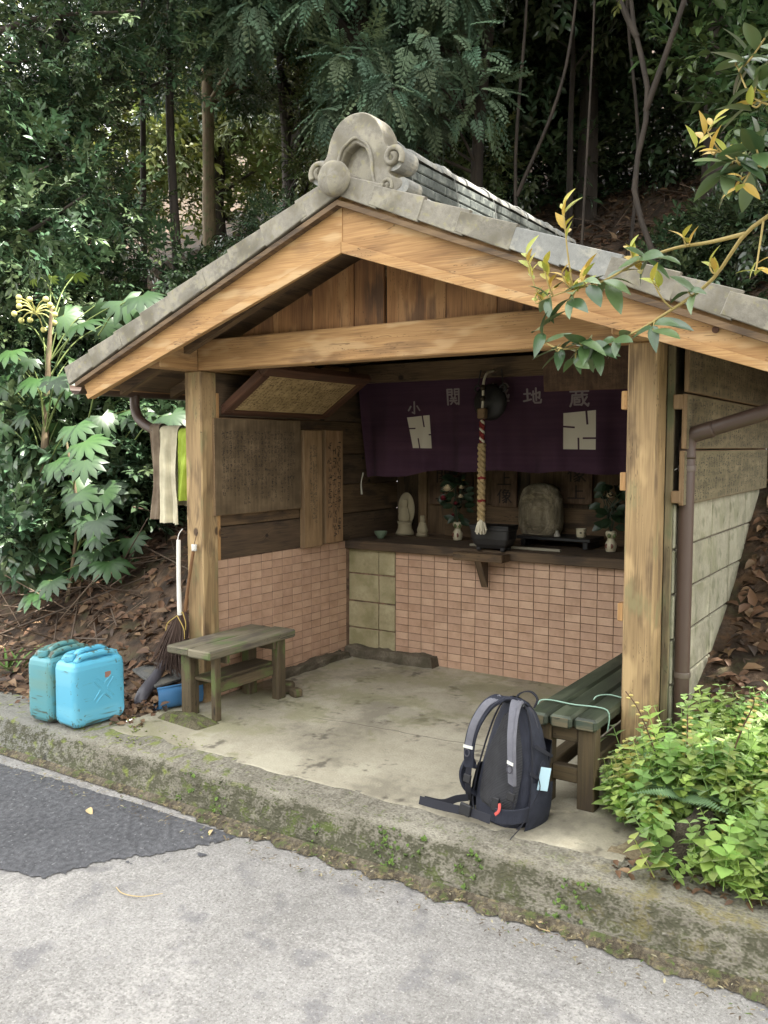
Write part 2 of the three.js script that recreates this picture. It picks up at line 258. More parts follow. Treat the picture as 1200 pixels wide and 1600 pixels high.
// separate dark patch on the road with a ragged edge
{
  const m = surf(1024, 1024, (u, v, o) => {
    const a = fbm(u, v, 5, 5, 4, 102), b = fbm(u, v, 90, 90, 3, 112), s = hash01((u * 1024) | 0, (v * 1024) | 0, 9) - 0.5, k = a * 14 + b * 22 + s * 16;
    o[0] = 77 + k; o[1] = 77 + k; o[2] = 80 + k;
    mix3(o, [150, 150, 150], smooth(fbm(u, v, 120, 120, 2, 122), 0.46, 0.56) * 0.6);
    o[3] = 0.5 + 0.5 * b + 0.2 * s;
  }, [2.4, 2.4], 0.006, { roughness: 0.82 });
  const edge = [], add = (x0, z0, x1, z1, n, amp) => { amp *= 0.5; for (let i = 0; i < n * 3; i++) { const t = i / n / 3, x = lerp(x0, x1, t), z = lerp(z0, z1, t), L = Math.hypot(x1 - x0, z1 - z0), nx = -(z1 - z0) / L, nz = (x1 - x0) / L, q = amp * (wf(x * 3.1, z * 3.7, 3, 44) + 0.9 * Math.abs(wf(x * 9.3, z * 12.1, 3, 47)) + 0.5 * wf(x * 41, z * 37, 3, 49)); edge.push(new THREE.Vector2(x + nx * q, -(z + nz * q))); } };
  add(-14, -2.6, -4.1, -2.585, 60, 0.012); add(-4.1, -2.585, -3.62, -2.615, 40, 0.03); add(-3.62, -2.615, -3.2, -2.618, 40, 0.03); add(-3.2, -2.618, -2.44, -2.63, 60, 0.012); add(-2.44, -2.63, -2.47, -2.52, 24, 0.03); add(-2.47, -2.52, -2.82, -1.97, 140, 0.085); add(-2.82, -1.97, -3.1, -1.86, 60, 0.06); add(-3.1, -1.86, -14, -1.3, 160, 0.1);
  // crumbs of the patch just past its edge
  const isles = [], ri = rngOf(313);
  for (let k = 0; k < 8; k++) { const t = ri(), cx = lerp(-2.52, -3.3, t) + rr(0.0, 0.1, ri), cz = lerp(-2.46, -1.84, Math.min(1, t * 1.35)) + rr(-0.02, 0.09, ri), q = rr(0.004, 0.016, ri), pts = []; for (let i = 0; i < 11; i++) { const a = i / 11 * 6.283, e = q * rr(0.3, 1.4, ri); pts.push(new THREE.Vector2(cx + Math.cos(a) * e * 1.7, -(cz + Math.sin(a) * e))); } isles.push(new THREE.Shape(pts)); }
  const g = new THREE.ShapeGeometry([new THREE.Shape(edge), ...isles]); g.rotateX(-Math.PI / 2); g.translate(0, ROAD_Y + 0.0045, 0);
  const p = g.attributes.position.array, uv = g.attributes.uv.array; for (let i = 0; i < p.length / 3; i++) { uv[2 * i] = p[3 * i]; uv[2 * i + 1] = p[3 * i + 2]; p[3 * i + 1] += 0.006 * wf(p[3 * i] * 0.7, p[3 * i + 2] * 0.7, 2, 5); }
  structure('dark_patch', g, m);
}
// low rounded concrete kerb in front of the hut, mossy on its face
const KERB = [[-3.06, -0.006], [-2.95, -0.006], [-2.85, -0.009], [-2.797, -0.018], [-2.77, -0.042], [-2.748, -0.085], [-2.724, -0.13], [-2.7, -0.168], [-2.672, -0.2]];
{
  const prof = new THREE.CatmullRomCurve3(KERB.map(([z, y]) => V(0, y, z)));
  const m = surf(2048, 256, (u, v, o) => {
    const X = lerp(-7, 1, u), T = v * 0.48;                 // metres along and across
    const a = fbm(u, v, 16, 1, 5, 132), b = fbm(u, v, 210, 13, 3, 142), c = fbm(u, v, 700, 44, 2, 152), s = hash01((u * 2048) | 0, (v * 256) | 0, 6) - 0.5, n = fbm(u, v, 40, 3, 5, 162), k = a * 26 + b * 30 + c * 34 + s * 24;
    o[0] = 128 + k; o[1] = 123 + k; o[2] = 110 + k * 0.95;
    const left = smooth(X, -3.4, -4.1), mid = smooth(X, -3.35, -2.6) * smooth(X, -0.9, -2.1);
    mix3(o, [116, 116, 112], left * 0.7);
    // moss and algae grow in patches with a grain of their own
    mix3(o, [62, 61, 44], smooth(n * 0.7 + b * 1.1 + c * 1.1 + s * 0.25 + 1.05 * smooth(T, 0.17, 0.25) - 0.45 - 0.22 * (1 - mid), -0.2, 0.85) * 0.9);
    mix3(o, [74, 86, 36], smooth(fbm(u, v, 90, 6, 5, 172) + c * 0.6 + 0.25 * smooth(T, 0.24, 0.36), 0.3, 0.75) * 0.8 * (0.25 + 0.75 * mid));
    mix3(o, [112, 122, 56], smooth(fbm(u, v, 130, 8, 3, 182) + 0.35 * smooth(T, 0.2, 0.02) * smooth(X, -2.4, -3.2) * smooth(X, -4.7, -4.0), 0.2, 0.7) * 0.8 * smooth(X, -2.2, -3.0));
    mix3(o, [110, 100, 58], smooth(fbm(u, v, 50, 4, 5, 192) + c * 0.4, 0.05, 0.6) * 0.7 * smooth(X, -1.5, -0.7));
    mix3(o, [44, 44, 42], smooth(fbm(u, v, 120, 2, 3, 202) + c * 0.2, 0.2, 0.65) * left * smooth(T, 0.14, 0.3));
    mix3(o, [176, 172, 160], smooth(fbm(u, v, 420, 26, 2, 212), 0.46, 0.6) * 0.4);
    o[3] = 0.5 + 0.35 * b + 0.5 * c + 0.1 * s;
  }, [8, 0.48], 0.008, { roughness: 0.95 });
  structure('kerb', sheet(700, 36, (a, b) => {
    const x = lerp(-14, 7, a), p = prof.getPoint(b), q = 0.007 * wf(x * 9, b * 5, 3, 55) + 0.012 * wf(x * 1.6, b * 1.4, 2, 65);
    return [x, p.y + q * (1 - smooth(b, 0, 0.2)) * 0.3 + q * smooth(b, 0.1, 0.4) * 0.7, p.z + q * smooth(b, 0.2, 0.5) * 1.3, x + 7, b * 0.48];
  }), m);
}
// concrete floor of the hut
{
  const m = surf(1536, 1152, (u, v, o) => {
    const X = lerp(-3.7, -0.9, u), Z = lerp(-5.05, -2.85, v);
    const a = fbm(u, v, 4, 3, 5, 232), b = fbm(u, v, 60, 48, 3, 242), c = fbm(u, v, 300, 230, 2, 252), s = hash01((u * 1536) | 0, (v * 1152) | 0, 5) - 0.5, k = a * 22 + b * 10 + c * 8 + s * 9;
    o[0] = 158 + k; o[1] = 151 + k; o[2] = 132 + k;
    mix3(o, [112, 106, 92], smooth(fbm(u, v, 6, 5, 6, 262) + b * 0.4, -0.05, 0.6) * 0.6);
    mix3(o, [178, 172, 152], smooth(fbm(u, v, 8, 6, 4, 272) + c * 0.1, 0.18, 0.36) * 0.5);
    mix3(o, [66, 60, 52], smooth(fbm(u, v, 14, 11, 5, 282) + b * 0.5, 0.3, 0.8) * 0.6);
    mix3(o, [128, 126, 92], smooth(fbm(u, v, 9, 8, 5, 292) + b * 0.4 + 0.7 * smooth(X + (Z + 3.1) * 0.8, -2.4, -3.3) - 0.45, 0.05, 0.6) * 0.5);
    const cr = smooth(Math.abs(Z + 3.72 + 0.1 * (X + 2) + 0.03 * fbm(u, v, 9, 9, 3, 302)), 0.006, 0.001) * smooth(X, -2.9, -2.75) * smooth(X, -1.5, -1.8);
    mix3(o, [92, 86, 74], cr * 0.8);
    o[3] = 0.5 + 0.2 * a + 0.3 * b + 0.25 * c - cr;
  }, [2.8, 2.2], 0.003, { roughness: 0.9 });
  structure('hut_floor', sheet(160, 120, (a, b) => {
    const x = lerp(-3.62, -0.93, a); let z = lerp(-5.0, -2.93, b); if (b > 0.98) z += 0.03 * wf(x * 5, 3, 3, 71) + 0.025 * wf(x * 1.2, 8, 2, 73);
    let y = 0.003 + 0.004 * wf(x * 2, z * 2, 2, 77); y -= 0.008 * smooth(b, 0.9, 1); if (b > 0.995) y = -0.016;
    return [x, y, z, x + 3.7, z + 5.05];
  }), m);
}
structure('floor_apron', sheet(40, 40, (a, b) => { const x = lerp(-1.0, -0.62, a), z = lerp(-3.56, -2.94, b); return [x, 0.001 - 0.012 * smooth(b, 0.85, 1) - 0.02 * smooth(a, 0.8, 1) + 0.003 * wf(x * 9, z * 9, 3, 12), z + 0.03 * wf(x * 5, 3, 3, 71) * b, x, z]; }), grit([132, 118, 94], { size: [0.5, 0.5], var1: 26, var2: 22, speck: 30, seed: 171, bump: 0.005, layers: [[[92, 78, 58], 6, 0.05, 0.3, 0.6, 173], [[150, 142, 110], 9, 0.15, 0.3, 0.5, 175]] }));
// earth and crumbs that gather along the foot of the kerb
{
  const m = grit([84, 76, 62], { N: 512, size: [0.6, 0.6], var1: 30, var2: 34, speck: 50, seed: 93, bump: 0.006, layers: [[[128, 116, 84], 20, 0.12, 0.3, 0.7, 98], [[72, 84, 40], 9, 0.2, 0.34, 0.8, 99]] });
  structure('dirt_strip', sheet(2600, 4, (a, b) => { const x = lerp(-9, 4, a), w = 0.055 + 0.04 * wf(x * 2.2, 1, 3, 83) + 0.05 * wf(x * 11, 5, 5, 85) - 0.05 * smooth(x, -2.5, -3.4), z = -2.7 + b * Math.max(0.03, w); return [x, ROAD_Y + 0.012 + 0.018 * (1 - b) + 0.006 * wf(x * 0.7, z * 0.7, 2, 5) - (b === 1 ? 0.006 : 0), z, x, z]; }), m);
}

// ---------------------------------------------------------------- the hut
const M = {
  front: wood([180, 142, 94], [134, 98, 60], { N: 1024, seed: 1, spots: 0.45, light: [188, 160, 120], stain: 0.3, stainC: [104, 78, 54] }),
  front2: wood([176, 138, 92], [126, 92, 56], { N: 1024, seed: 7, spots: 0.5, light: [184, 154, 114], stain: 0.4, stainC: [98, 74, 52] }),
  post: wood([162, 136, 98], [118, 96, 66], { N: 1024, seed: 2, spots: 0.5, light: [190, 162, 118], stain: 0.55, stainC: [74, 58, 42], moss: 0.02, mossC: [132, 122, 86], knots: 3 }),
  postSide: wood([138, 126, 96], [100, 90, 68], { seed: 12, spots: 0.5, stain: 0.5, moss: 0.3, mossC: [98, 104, 76], knots: 2 }),
  gable: wood([150, 108, 68], [100, 68, 42], { N: 1024, seed: 3, spots: 0.8, stain: 0.6, stainC: [76, 54, 38], light: [170, 130, 88] }),
  gable2: wood([140, 100, 64], [90, 62, 40], { seed: 4, spots: 0.8, stain: 0.7, stainC: [66, 48, 36] }),
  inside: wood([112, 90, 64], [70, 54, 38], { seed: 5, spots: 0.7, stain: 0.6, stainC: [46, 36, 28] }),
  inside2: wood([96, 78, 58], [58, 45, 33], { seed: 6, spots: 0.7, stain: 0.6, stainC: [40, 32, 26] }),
  red: wood([98, 66, 46], [62, 38, 28], { seed: 8, spots: 0.4, stain: 0.3, knots: 1 }),
  board: wood([136, 112, 82], [100, 78, 54], { seed: 9, spots: 0.5, knots: 1 }),
  kawara: grit([122, 117, 106], { size: [0.8, 0.8], var1: 26, var2: 14, seed: 13, bump: 0.001, rough: 0.75, layers: [[[150, 144, 126], 7, 0.1, 0.3, 0.6, 23], [[92, 86, 70], 5, 0.12, 0.36, 0.65, 33], [[140, 134, 92], 24, 0.4, 0.5, 0.45, 43]] }),
  kawara2: grit([128, 128, 124], { size: [0.8, 0.8], var1: 24, var2: 10, seed: 15, bump: 0.001, rough: 0.7, layers: [[[122, 122, 118], 6, 0.1, 0.3, 0.6, 25], [[176, 170, 150], 9, 0.2, 0.36, 0.5, 35]] }),
  ridge: grit([84, 89, 86], { size: [0.7, 0.7], var1: 26, var2: 16, seed: 17, bump: 0.0015, rough: 0.8, layers: [[[136, 140, 132], 9, 0.12, 0.3, 0.6, 27], [[70, 74, 70], 7, 0.14, 0.34, 0.7, 37]] }),
  block: grit([150, 146, 126], { size: [0.9, 0.9], var1: 22, var2: 12, speck: 18, seed: 19, bump: 0.002, layers: [[[122, 122, 94], 5, 0.08, 0.34, 0.65, 29], [[168, 162, 140], 6, 0.16, 0.36, 0.5, 39], [[96, 98, 74], 11, 0.28, 0.44, 0.5, 49]] }),
  block2: grit([160, 150, 118], { size: [0.9, 0.9], var1: 24, var2: 12, speck: 18, seed: 20, bump: 0.002, layers: [[[118, 114, 76], 5, 0.1, 0.3, 0.5, 31], [[164, 152, 118], 7, 0.16, 0.36, 0.5, 41]] }),
  mortar: grit([92, 84, 70], { N: 512, size: [0.5, 0.5], seed: 61, var2: 18, layers: [[[66, 62, 46], 6, 0.1, 0.3, 0.6, 66]] }),
  grout: grit([126, 102, 84], { N: 512, size: [0.5, 0.5], seed: 63, layers: [[[60, 48, 40], 6, 0.05, 0.3, 0.7, 67], [[150, 120, 98], 7, 0.1, 0.3, 0.6, 68]] }),
  pipe: plain([78, 62, 54], 0.45),
  dark: plain([40, 34, 30], 0.9),
};
const tileMats = [[190, 156, 131], [186, 152, 128], [193, 160, 135], [182, 149, 126]].map((c, i) => grit(c, { N: 256, size: [0.35, 0.35], var1: 10, var2: 5, speck: 7, seed: 71 + i, bump: 0.0004, rough: 0.5, f: 3, layers: [[[c[0] - 34, c[1] - 32, c[2] - 34], 4, 0.22, 0.42, 0.35, 81 + i]] }));

const HX = -2.31, SL = 0.4, ZF = -3.2;                     // ridge line, roof slope, front of the bargeboard
const hut = thing('shrine_hut', 'open fronted timber and block roadside shrine hut with grey tiled gable roof', 'hut', [HX, 0, -4.4]);
const roofY = (x, top = 2.551) => top - SL * Math.abs(x - HX);

// posts, beams
wpart('post', wbox(-3.634, -3.509, -0.01, 1.867, -3.645, -3.52, 0.007), M.post, hut);
wpart('post', wbox(-1.1285, -1.0035, -0.01, 1.867, -3.645, -3.52, 0.007), M.post, hut);
wpart('post', wbox(-3.634, -3.54, -0.01, 1.867, -5.6, -5.5, 0.006), M.inside, hut);
wpart('post', wbox(-1.1285, -1.0035, -0.01, 1.867, -5.6, -5.5, 0.006), M.inside, hut);
wpart('tie_beam', wbox(-3.528, -1.11, 1.868, 2.032, -3.63, -3.518, 0.006), M.front2, hut);
for (const [x0, x1] of [[-3.65, -3.53], [-1.108, -0.988]]) wpart('purlin', wbox(x0, x1, 1.869, 1.99, -5.75, -3.25, 0.006), M.front2, hut);
wpart('ridge_beam', wbox(HX - 0.06, HX + 0.06, 2.26, 2.38, -5.75, -3.58, 0.006), M.inside, hut);
wpart('cross_beam', wbox(-3.5, -1.13, 1.878, 2.0, -5.03, -4.94, 0.006), M.inside, hut);
// gable boards, each cut to the slope
{
  const xs = [-3.5, -3.26, -3.024, -2.763, -2.506, -2.326, -1.993, -1.734, -1.5, -1.26, -1.12];
  for (let i = 0; i < xs.length - 1; i++) {
    const a = xs[i] + (i === 5 ? 0.008 : 0.0015), b = xs[i + 1] - (i === 4 ? 0.008 : 0.0015), y = (x) => Math.max(2.04, roofY(x, 2.42));
    const pts = [[a, 2.034], [b, 2.034], [b, y(b)]]; if (a < HX && b > HX) pts.push([HX, y(HX)]); pts.push([a, y(a)]);
    const dz = rr(-0.004, 0.004);
    if (y(a) > 2.05 || y(b) > 2.05) wpart('gable_board', prism(pts, -3.59 + dz, -3.566 + dz, 0.002, 1), i % 3 === 1 ? M.gable2 : M.gable, hut);
  }
  wpart('gable_batten', prism([[-2.345, 2.034], [-2.312, 2.034], [-2.312, 2.41], [-2.345, 2.4]], -3.612, -3.592, 0, 1), M.dark, hut);
}
// back gable and upper back wall, closed
wpart('rear_gable', prism([[-3.6, 1.99], [-1.02, 1.99], [HX, 2.47]], -5.62, -5.58, 0, 0), M.inside2, hut);

// ------------- roof: sheathing boards, rafters, bargeboards, tiles
const EAVE = 1.80;                                        // half width
const roof = wpart('roof', mergeGeometries([-1, 1].map((s) => prism([[HX, 2.50], [HX + s * EAVE, 2.50 - SL * EAVE], [HX + s * EAVE, 2.523 - SL * EAVE], [HX, 2.523]], -5.85, -3.16, 0, 2))), M.inside, hut, 'tiled gable roof over bare sheathing boards');
for (const s of [-1, 1]) {
  for (let k = 0; k < 7; k++) { const z = -3.42 - k * 0.385; const p = [[HX + s * 0.05, 2.478], [HX + s * 1.74, 2.478 - SL * 1.69], [HX + s * 1.74, 2.42 - SL * 1.69], [HX + s * 0.05, 2.42]]; part('rafter', prism(p, z - 0.045, z, 0, 0), M.inside, roof); }
  // bargeboard tapers towards the eave
  const ex = s > 0 ? 0.16 : 0, e = HX + s * (1.797 + ex), p = [[HX + s * 0.0006, 2.551], [e, 1.832 - ex * 0.4], [HX + s * (1.735 + ex), 1.714 - ex * 0.345], [HX + s * 0.0006, 2.318]];
  part('bargeboard', prism(p, ZF - 0.04, ZF, 0.003, 0), s < 0 ? M.front : M.front2, roof);
  const q = [[HX + s * 0.0006, 2.349], [HX + s * (1.75 + ex), 1.738 - ex * 0.345], [HX + s * (1.732 + ex), 1.712 - ex * 0.345], [HX + s * 0.0006, 2.3]];
  part('bargeboard_lip', prism(q, ZF + 0.0, ZF + 0.012, 0.002, 0), M.front, roof);
  const t = [[HX + s * 0.0006, 2.553], [HX + s * (1.83 + ex), 1.822 - ex * 0.4], [HX + s * (1.84 + ex), 1.848 - ex * 0.4], [HX + s * 0.0006, 2.584]];
  part('verge_strip', prism(t, ZF - 0.06, ZF + 0.014, 0, 0), M.inside, roof);  // thin dark board that doubles as the shadow band under the tiles
  part('eave_board', wbox(HX + s * 1.8, HX + s * 1.825, 1.775, 1.85, -5.85, -3.24), M.front2, roof);
}
const knot = new THREE.CylinderGeometry(0.012, 0.012, 0.006, 14).rotateX(Math.PI / 2);
part('dowel', knot, M.red, roof, [-0.72, 1.853, ZF + 0.003]);

// verge tiles: each a folded slab with its flap hanging over the bargeboard, lapping the one below
{
  const N = 9, step = 1.86 / N, ang = Math.atan(SL);
  for (const s of [-1, 1]) for (let k = s > 0 ? -1 : 0; k < N; k++) {
    // local x runs up the slope, origin at the lower front corner
    const L = step / Math.cos(ang) + 0.035, th = 0.022;
    const sh = new THREE.Shape(); sh.moveTo(0, -0.062); sh.lineTo(L, -0.054); sh.lineTo(L, 0.0); sh.lineTo(L, th); sh.lineTo(0, th + 0.014); sh.lineTo(0, 0);
    const flap = new THREE.ExtrudeGeometry(sh, { depth: 0.02, bevelEnabled: true, bevelSize: 0.003, bevelThickness: 0.003, bevelSegments: 1 });
    const top = at(cbox(L, th, 0.24, 0.005), L / 2, th / 2 + 0.004, -0.12); top.rotateZ(-0.05);
    let g = mergeGeometries([boxUV(flat(flap), 0, rr(0, 2), rr(0, 2)), top]);
    g.rotateZ(ang); if (s > 0) g = flat(g.scale(-1, 1, 1));
    const x = HX + s * (1.875 - k * step), y = 2.605 - SL * (1.875 - k * step) + k * 0.0;
    g.translate(x, y, ZF + 0.018 + rr(-0.003, 0.003));
    part('verge_tile', g, s > 0 && k > 2 && k < 5 ? M.kawara2 : M.kawara, roof);
  }
  const discGeo = new THREE.CylinderGeometry(0.045, 0.045, 0.03, 16).rotateZ(Math.PI / 2);
  // field tiles: wavy courses, lapped, the whole slope
  const wave = (q) => 0.022 * Math.sin(q * 2 * Math.PI / 0.235) + 0.008 * Math.sin(q * 4 * Math.PI / 0.235);
  for (const s of [-1, 1]) {
    const rows = [];
    for (let k = 0; k < N; k++) rows.push(sheet(84, 2, (a, b) => { const z = lerp(-5.84, -3.3, a), t = b < 0.6 ? 0 : 1, run = 1.87 - (k + (b === 0 ? 0 : b * 2 - 1 + (b === 1 ? 0.08 : 0) + (b === 0.5 ? 0 : 0))) * step; const drop = b === 0 ? -0.03 : b === 0.5 ? 0.012 : -0.012; return [HX + s * run, 2.575 - SL * run + 0.03 + wave(z) + drop, z, z, run]; }));
    part('roof_tile_courses', mergeGeometries(rows), M.kawara, roof);
    for (let k = 0; k < 11; k++) part('eave_tile', discGeo, M.kawara, roof, [HX + s * 1.885, 1.86, -3.42 - k * 0.235]);
  }
  // ridge: four lapped courses of flat tiles, tied with wire, and a row of rounded caps
  for (let c = 0; c < 4; c++) for (let k = 0; k < 9; k++) {
    const w = 0.20 - c * 0.018, z1 = -3.47 - k * 0.262 - (c % 2) * 0.13;
    part('ridge_tile', wbox(HX - w / 2, HX + w / 2, 2.612 + c * 0.054, 2.656 + c * 0.054, z1 - 0.258, z1, 0.005), M.ridge, roof);
  }
  for (let k = 0; k < 9; k++) { const z1 = -3.45 - k * 0.262; const g = new THREE.CylinderGeometry(0.072, 0.082, 0.285, 18, 1, false, -Math.PI / 2, Math.PI).rotateX(-Math.PI / 2); g.scale(1, 0.72, 1); part('ridge_cap', at(boxUV(flat(g), 2), HX, 2.826, z1 - 0.13), M.kawara2, roof); }
  part('ridge_bed', wbox(HX - 0.06, HX + 0.06, 2.5, 2.614, -5.84, -3.42), M.mortar, roof);
  const wire = plain([150, 150, 146], 0.5, { metalness: 0.6 });
  for (let k = 0; k < 5; k++) { const z = -3.6 - k * 0.45; part('tie_wire', limb([[HX - 0.11, 2.63, z], [HX - 0.085, 2.84, z + 0.02], [HX, 2.892, z + 0.03], [HX + 0.088, 2.84, z + 0.02], [HX + 0.112, 2.63, z - 0.03]], [0.002], { seg: 4, rings: 14 }), wire, roof); }
  part('tie_wire', limb([[HX + 0.11, 2.66, -3.42], [HX + 0.125, 2.625, -3.9], [HX + 0.13, 2.6, -4.4]], [0.0035], { seg: 5, rings: 10 }), plain([206, 204, 196], 0.6), roof);
}
// ridge-end ornament tile with its scrolls
{
  const zf = -3.30, orn = part('ridge_end_tile', new THREE.BufferGeometry(), M.kawara, roof);
  const o = [[0.17, 0], [0.235, 0.02], [0.24, 0.045], [0.2, 0.062], [0.172, 0.085], [0.185, 0.11], [0.205, 0.14], [0.19, 0.185], [0.165, 0.2], [0.15, 0.225], [0.135, 0.275], [0.1, 0.33], [0.05, 0.362], [0, 0.37]];
  const s = new THREE.Shape(), pts = [...o.map(([x, y]) => new THREE.Vector2(x, y)), ...o.slice(0, -1).reverse().map(([x, y]) => new THREE.Vector2(-x, y))];
  s.moveTo(pts[0].x, pts[0].y); s.splineThru(pts.slice(1)); s.lineTo(pts[0].x, pts[0].y);
  const hol = [[-0.1, 0.025], [-0.085, 0.1], [-0.082, 0.16], [-0.06, 0.215], [-0.035, 0.235], [0, 0.252], [0.035, 0.235], [0.06, 0.215], [0.082, 0.16], [0.085, 0.1], [0.1, 0.025]];
  const h = new THREE.Path(); h.moveTo(hol[0][0], hol[0][1]); h.splineThru(hol.slice(1).map(([x, y]) => new THREE.Vector2(x, y))); h.lineTo(hol[0][0], hol[0][1]); s.holes.push(h);
  const body = new THREE.ExtrudeGeometry(s, { depth: 0.10, bevelEnabled: true, bevelSize: 0.008, bevelThickness: 0.012, bevelSegments: 3, curveSegments: 6 });
  orn.geometry = boxUV(flat(body), 0).translate(HX, 2.555, zf - 0.11);
  part('sunk_panel', boxUV(flat(new THREE.ExtrudeGeometry(new THREE.Shape(hol.map(([x, y]) => new THREE.Vector2(x * 1.05, y * 1.03))), { depth: 0.06, bevelEnabled: false })), 0).translate(HX, 2.555, zf - 0.105), M.kawara, roof);
  // moulding round the panel
  part('panel_moulding', limb(hol.map(([x, y]) => [HX + x * 1.12, 2.555 + y * 1.06, zf + 0.006]), [0.0075], { seg: 6, rings: 60 }), M.kawara, roof);
  for (const sd of [-1, 1]) {
    const spiral = (cx, cy, r0, turns, z) => [...Array(26)].map((_, i) => { const t = i / 25, a = -0.6 + t * turns * 6.283, r = r0 * (1 - 0.82 * t); return [HX + sd * (cx + Math.cos(a) * r), 2.555 + cy + Math.sin(a) * r, z]; });
    part('scroll', limb(spiral(0.2, 0.15, 0.05, 1.35, zf + 0.002), [0.014, 0.013, 0.011, 0.016], { seg: 8, rings: 60 }), M.kawara, roof);
    part('scroll', limb(spiral(0.165, 0.035, 0.032, 1.2, zf + 0.002), [0.01, 0.009, 0.012], { seg: 8, rings: 44 }), M.kawara, roof);
    part('scroll_roll', at(boxUV(flat(new THREE.CylinderGeometry(0.056, 0.05, 0.13, 20).rotateX(Math.PI / 2)), 2), HX + sd * 0.2, 2.705, zf - 0.07), M.kawara2, roof);
    part('scroll_roll', at(boxUV(flat(new THREE.CylinderGeometry(0.036, 0.034, 0.12, 16).rotateX(Math.PI / 2)), 2), HX + sd * 0.245, 2.578, zf - 0.06), M.kawara2, roof);
  }
  // round end tile on the axis of the ridge
  const disc = lathe([[0.0, 0.038], [0.03, 0.036], [0.055, 0.026], [0.072, 0.008], [0.076, -0.02], [0.07, -0.04], [0.05, -0.05], [0.045, -0.22], [0, -0.22]], 32).rotateX(Math.PI / 2);
  part('round_end_tile', at(disc, HX, 2.606, -3.125), M.kawara, roof);
}
// ------------- left wall: tiles below, boards above
const leftWall = wpart('left_wall', wbox(-3.634, -3.541, 0, 0.8, -5.5, -3.646, 0.002), M.grout, hut, 'side wall with pink tiles below dark boards');
{
  const geos = [0, 1, 2].map(() => cbox(0.005, 0.0462, 0.0925, 0.0012));
  for (let r = 0; r < 16; r++) for (let c = 0; c < 13; c++) part('tile', geos[(r + c * 2) % 3], tileMats[(PERM[(r * 37 + c * 11) & 255]) % 4], leftWall, [-3.5395 + rr(-0.0006, 0.0006), 0.027 + r * 0.0497, -3.702 - c * 0.0985]);
  const ys = [0.801, 0.99, 1.19, 1.4, 1.62, 1.866];
  for (let i = 0; i < 5; i++) part('wall_board', wbox(-3.56, -3.53 + rr(-0.004, 0.002), ys[i] + 0.0015, ys[i + 1] - 0.003, -5.64, -3.647, 0.003), i % 2 ? M.inside : M.inside2, leftWall);
  part('trim_board', wbox(-3.53, -3.513, 0.8, 1.75, -3.668, -3.646, 0.002), M.front, leftWall);
  part('trim_board', wbox(-3.66, -3.636, 0.3, 1.868, -5.66, -3.66, 0.002), M.inside, leftWall);
}
// ------------- back: tiled counter front, raised counter, altar recess
const counter = wpart('counter', wbox(-3.54, -1.05, 0, 0.744, -5.08, -4.973, 0.002), M.grout, hut, 'low altar wall faced with salmon pink tiles');
{
  const geos = [0, 1, 2].map(() => cbox(0.0968, 0.0462, 0.005, 0.0012));
  for (let r = 0; r < 15; r++) for (let c = 0; c < 20; c++) part('tile', geos[(r * 2 + c) % 3], tileMats[(PERM[(r * 53 + c * 29) & 255]) % 4], counter, [-3.103 + c * 0.1005, 0.0255 + r * 0.0497, -4.9705 + rr(-0.0006, 0.0006)]);
  // plain block panels beside the tiles
  for (let r = 0; r < 4; r++) for (const [x0, x1] of [[-3.538, -3.292], [-3.284, -3.158]]) part('block', wbox(x0, x1, [0, 0.19, 0.378, 0.572][r] + 0.004, [0.186, 0.372, 0.565, 0.742][r], -4.976, -4.963 + rr(-0.003, 0.002), 0.003), M.block2, counter);
  // counter boards
  part('counter_board', wbox(-3.536, -1.05, 0.746, 0.806, -5.1, -4.91, 0.006), M.inside2, counter);
  part('counter_board', wbox(-3.536, -1.05, 0.752, 0.803, -5.34, -5.103, 0.004), M.inside2, counter);
  part('counter_board', wbox(-3.536, -1.05, 0.75, 0.804, -5.58, -5.343, 0.004), M.inside, counter);
  part('shelf', wbox(-2.62, -2.28, 0.744, 0.792, -4.905, -4.79, 0.005), M.inside, counter);
  part('bracket', prism([[-4.906, 0.742], [-4.8, 0.742], [-4.9, 0.57], [-4.906, 0.57]].map(([z, y]) => [z, y]), -0.022, 0.022, 0, 1).rotateY(-Math.PI / 2).translate(-2.45, 0, 0), M.inside2, counter);
  // mortar left over along the floor
  const led = (x0, x1, z0, z1, h, sd) => sheet(40, 14, (a, b) => { const x = lerp(x0, x1, a), q = wf(x * 7, b * 3, 3, sd), e = smooth(a, 0, 0.03) * smooth(a, 1, 0.985); const [zz, yy] = b < 0.45 ? [lerp(z0, z1, b / 0.5), h] : [lerp(z0, z1, 0.9 + 0.1 * (b - 0.45) / 0.55), h * (1 - (b - 0.45) / 0.55)]; return [x, (yy + 0.02 * q) * e - 0.004, zz + 0.025 * q, x, zz + yy]; });
  part('mortar_ledge', led(-3.53, -2.81, -4.98, -4.87, 0.075, 7), M.mortar, counter);
  part('mortar_ledge', led(-3.6, -2.9, 0, 0.1, 0.05, 9).rotateY(Math.PI / 2).translate(-3.55, 0, -7.76), M.mortar, counter);
}
const backWall = wpart('back_wall', wbox(-3.54, -1.1, 0.2, 1.99, -5.66, -5.6, 0.002), M.inside2, hut, 'dark boarded rear wall of the altar recess');
{
  let x = -3.53; for (let i = 0; i < 11; i++) { const w = 0.21 + rr(-0.02, 0.02); part('back_board', wbox(x, Math.min(-1.11, x + w - 0.003), 0.81, 1.98, -5.6, -5.582 + rr(-0.003, 0.003), 0.002), i % 2 ? M.inside : M.inside2, backWall); x += w; if (x > -1.2) break; }
  part('altar_step', wbox(-3.1, -1.12, 0.805, 1.04, -5.578, -5.545, 0.004), M.inside, backWall);
  part('pilaster', wbox(-3.33, -3.26, 0.806, 1.98, -5.58, -5.555, 0.003), M.board, backWall);
}
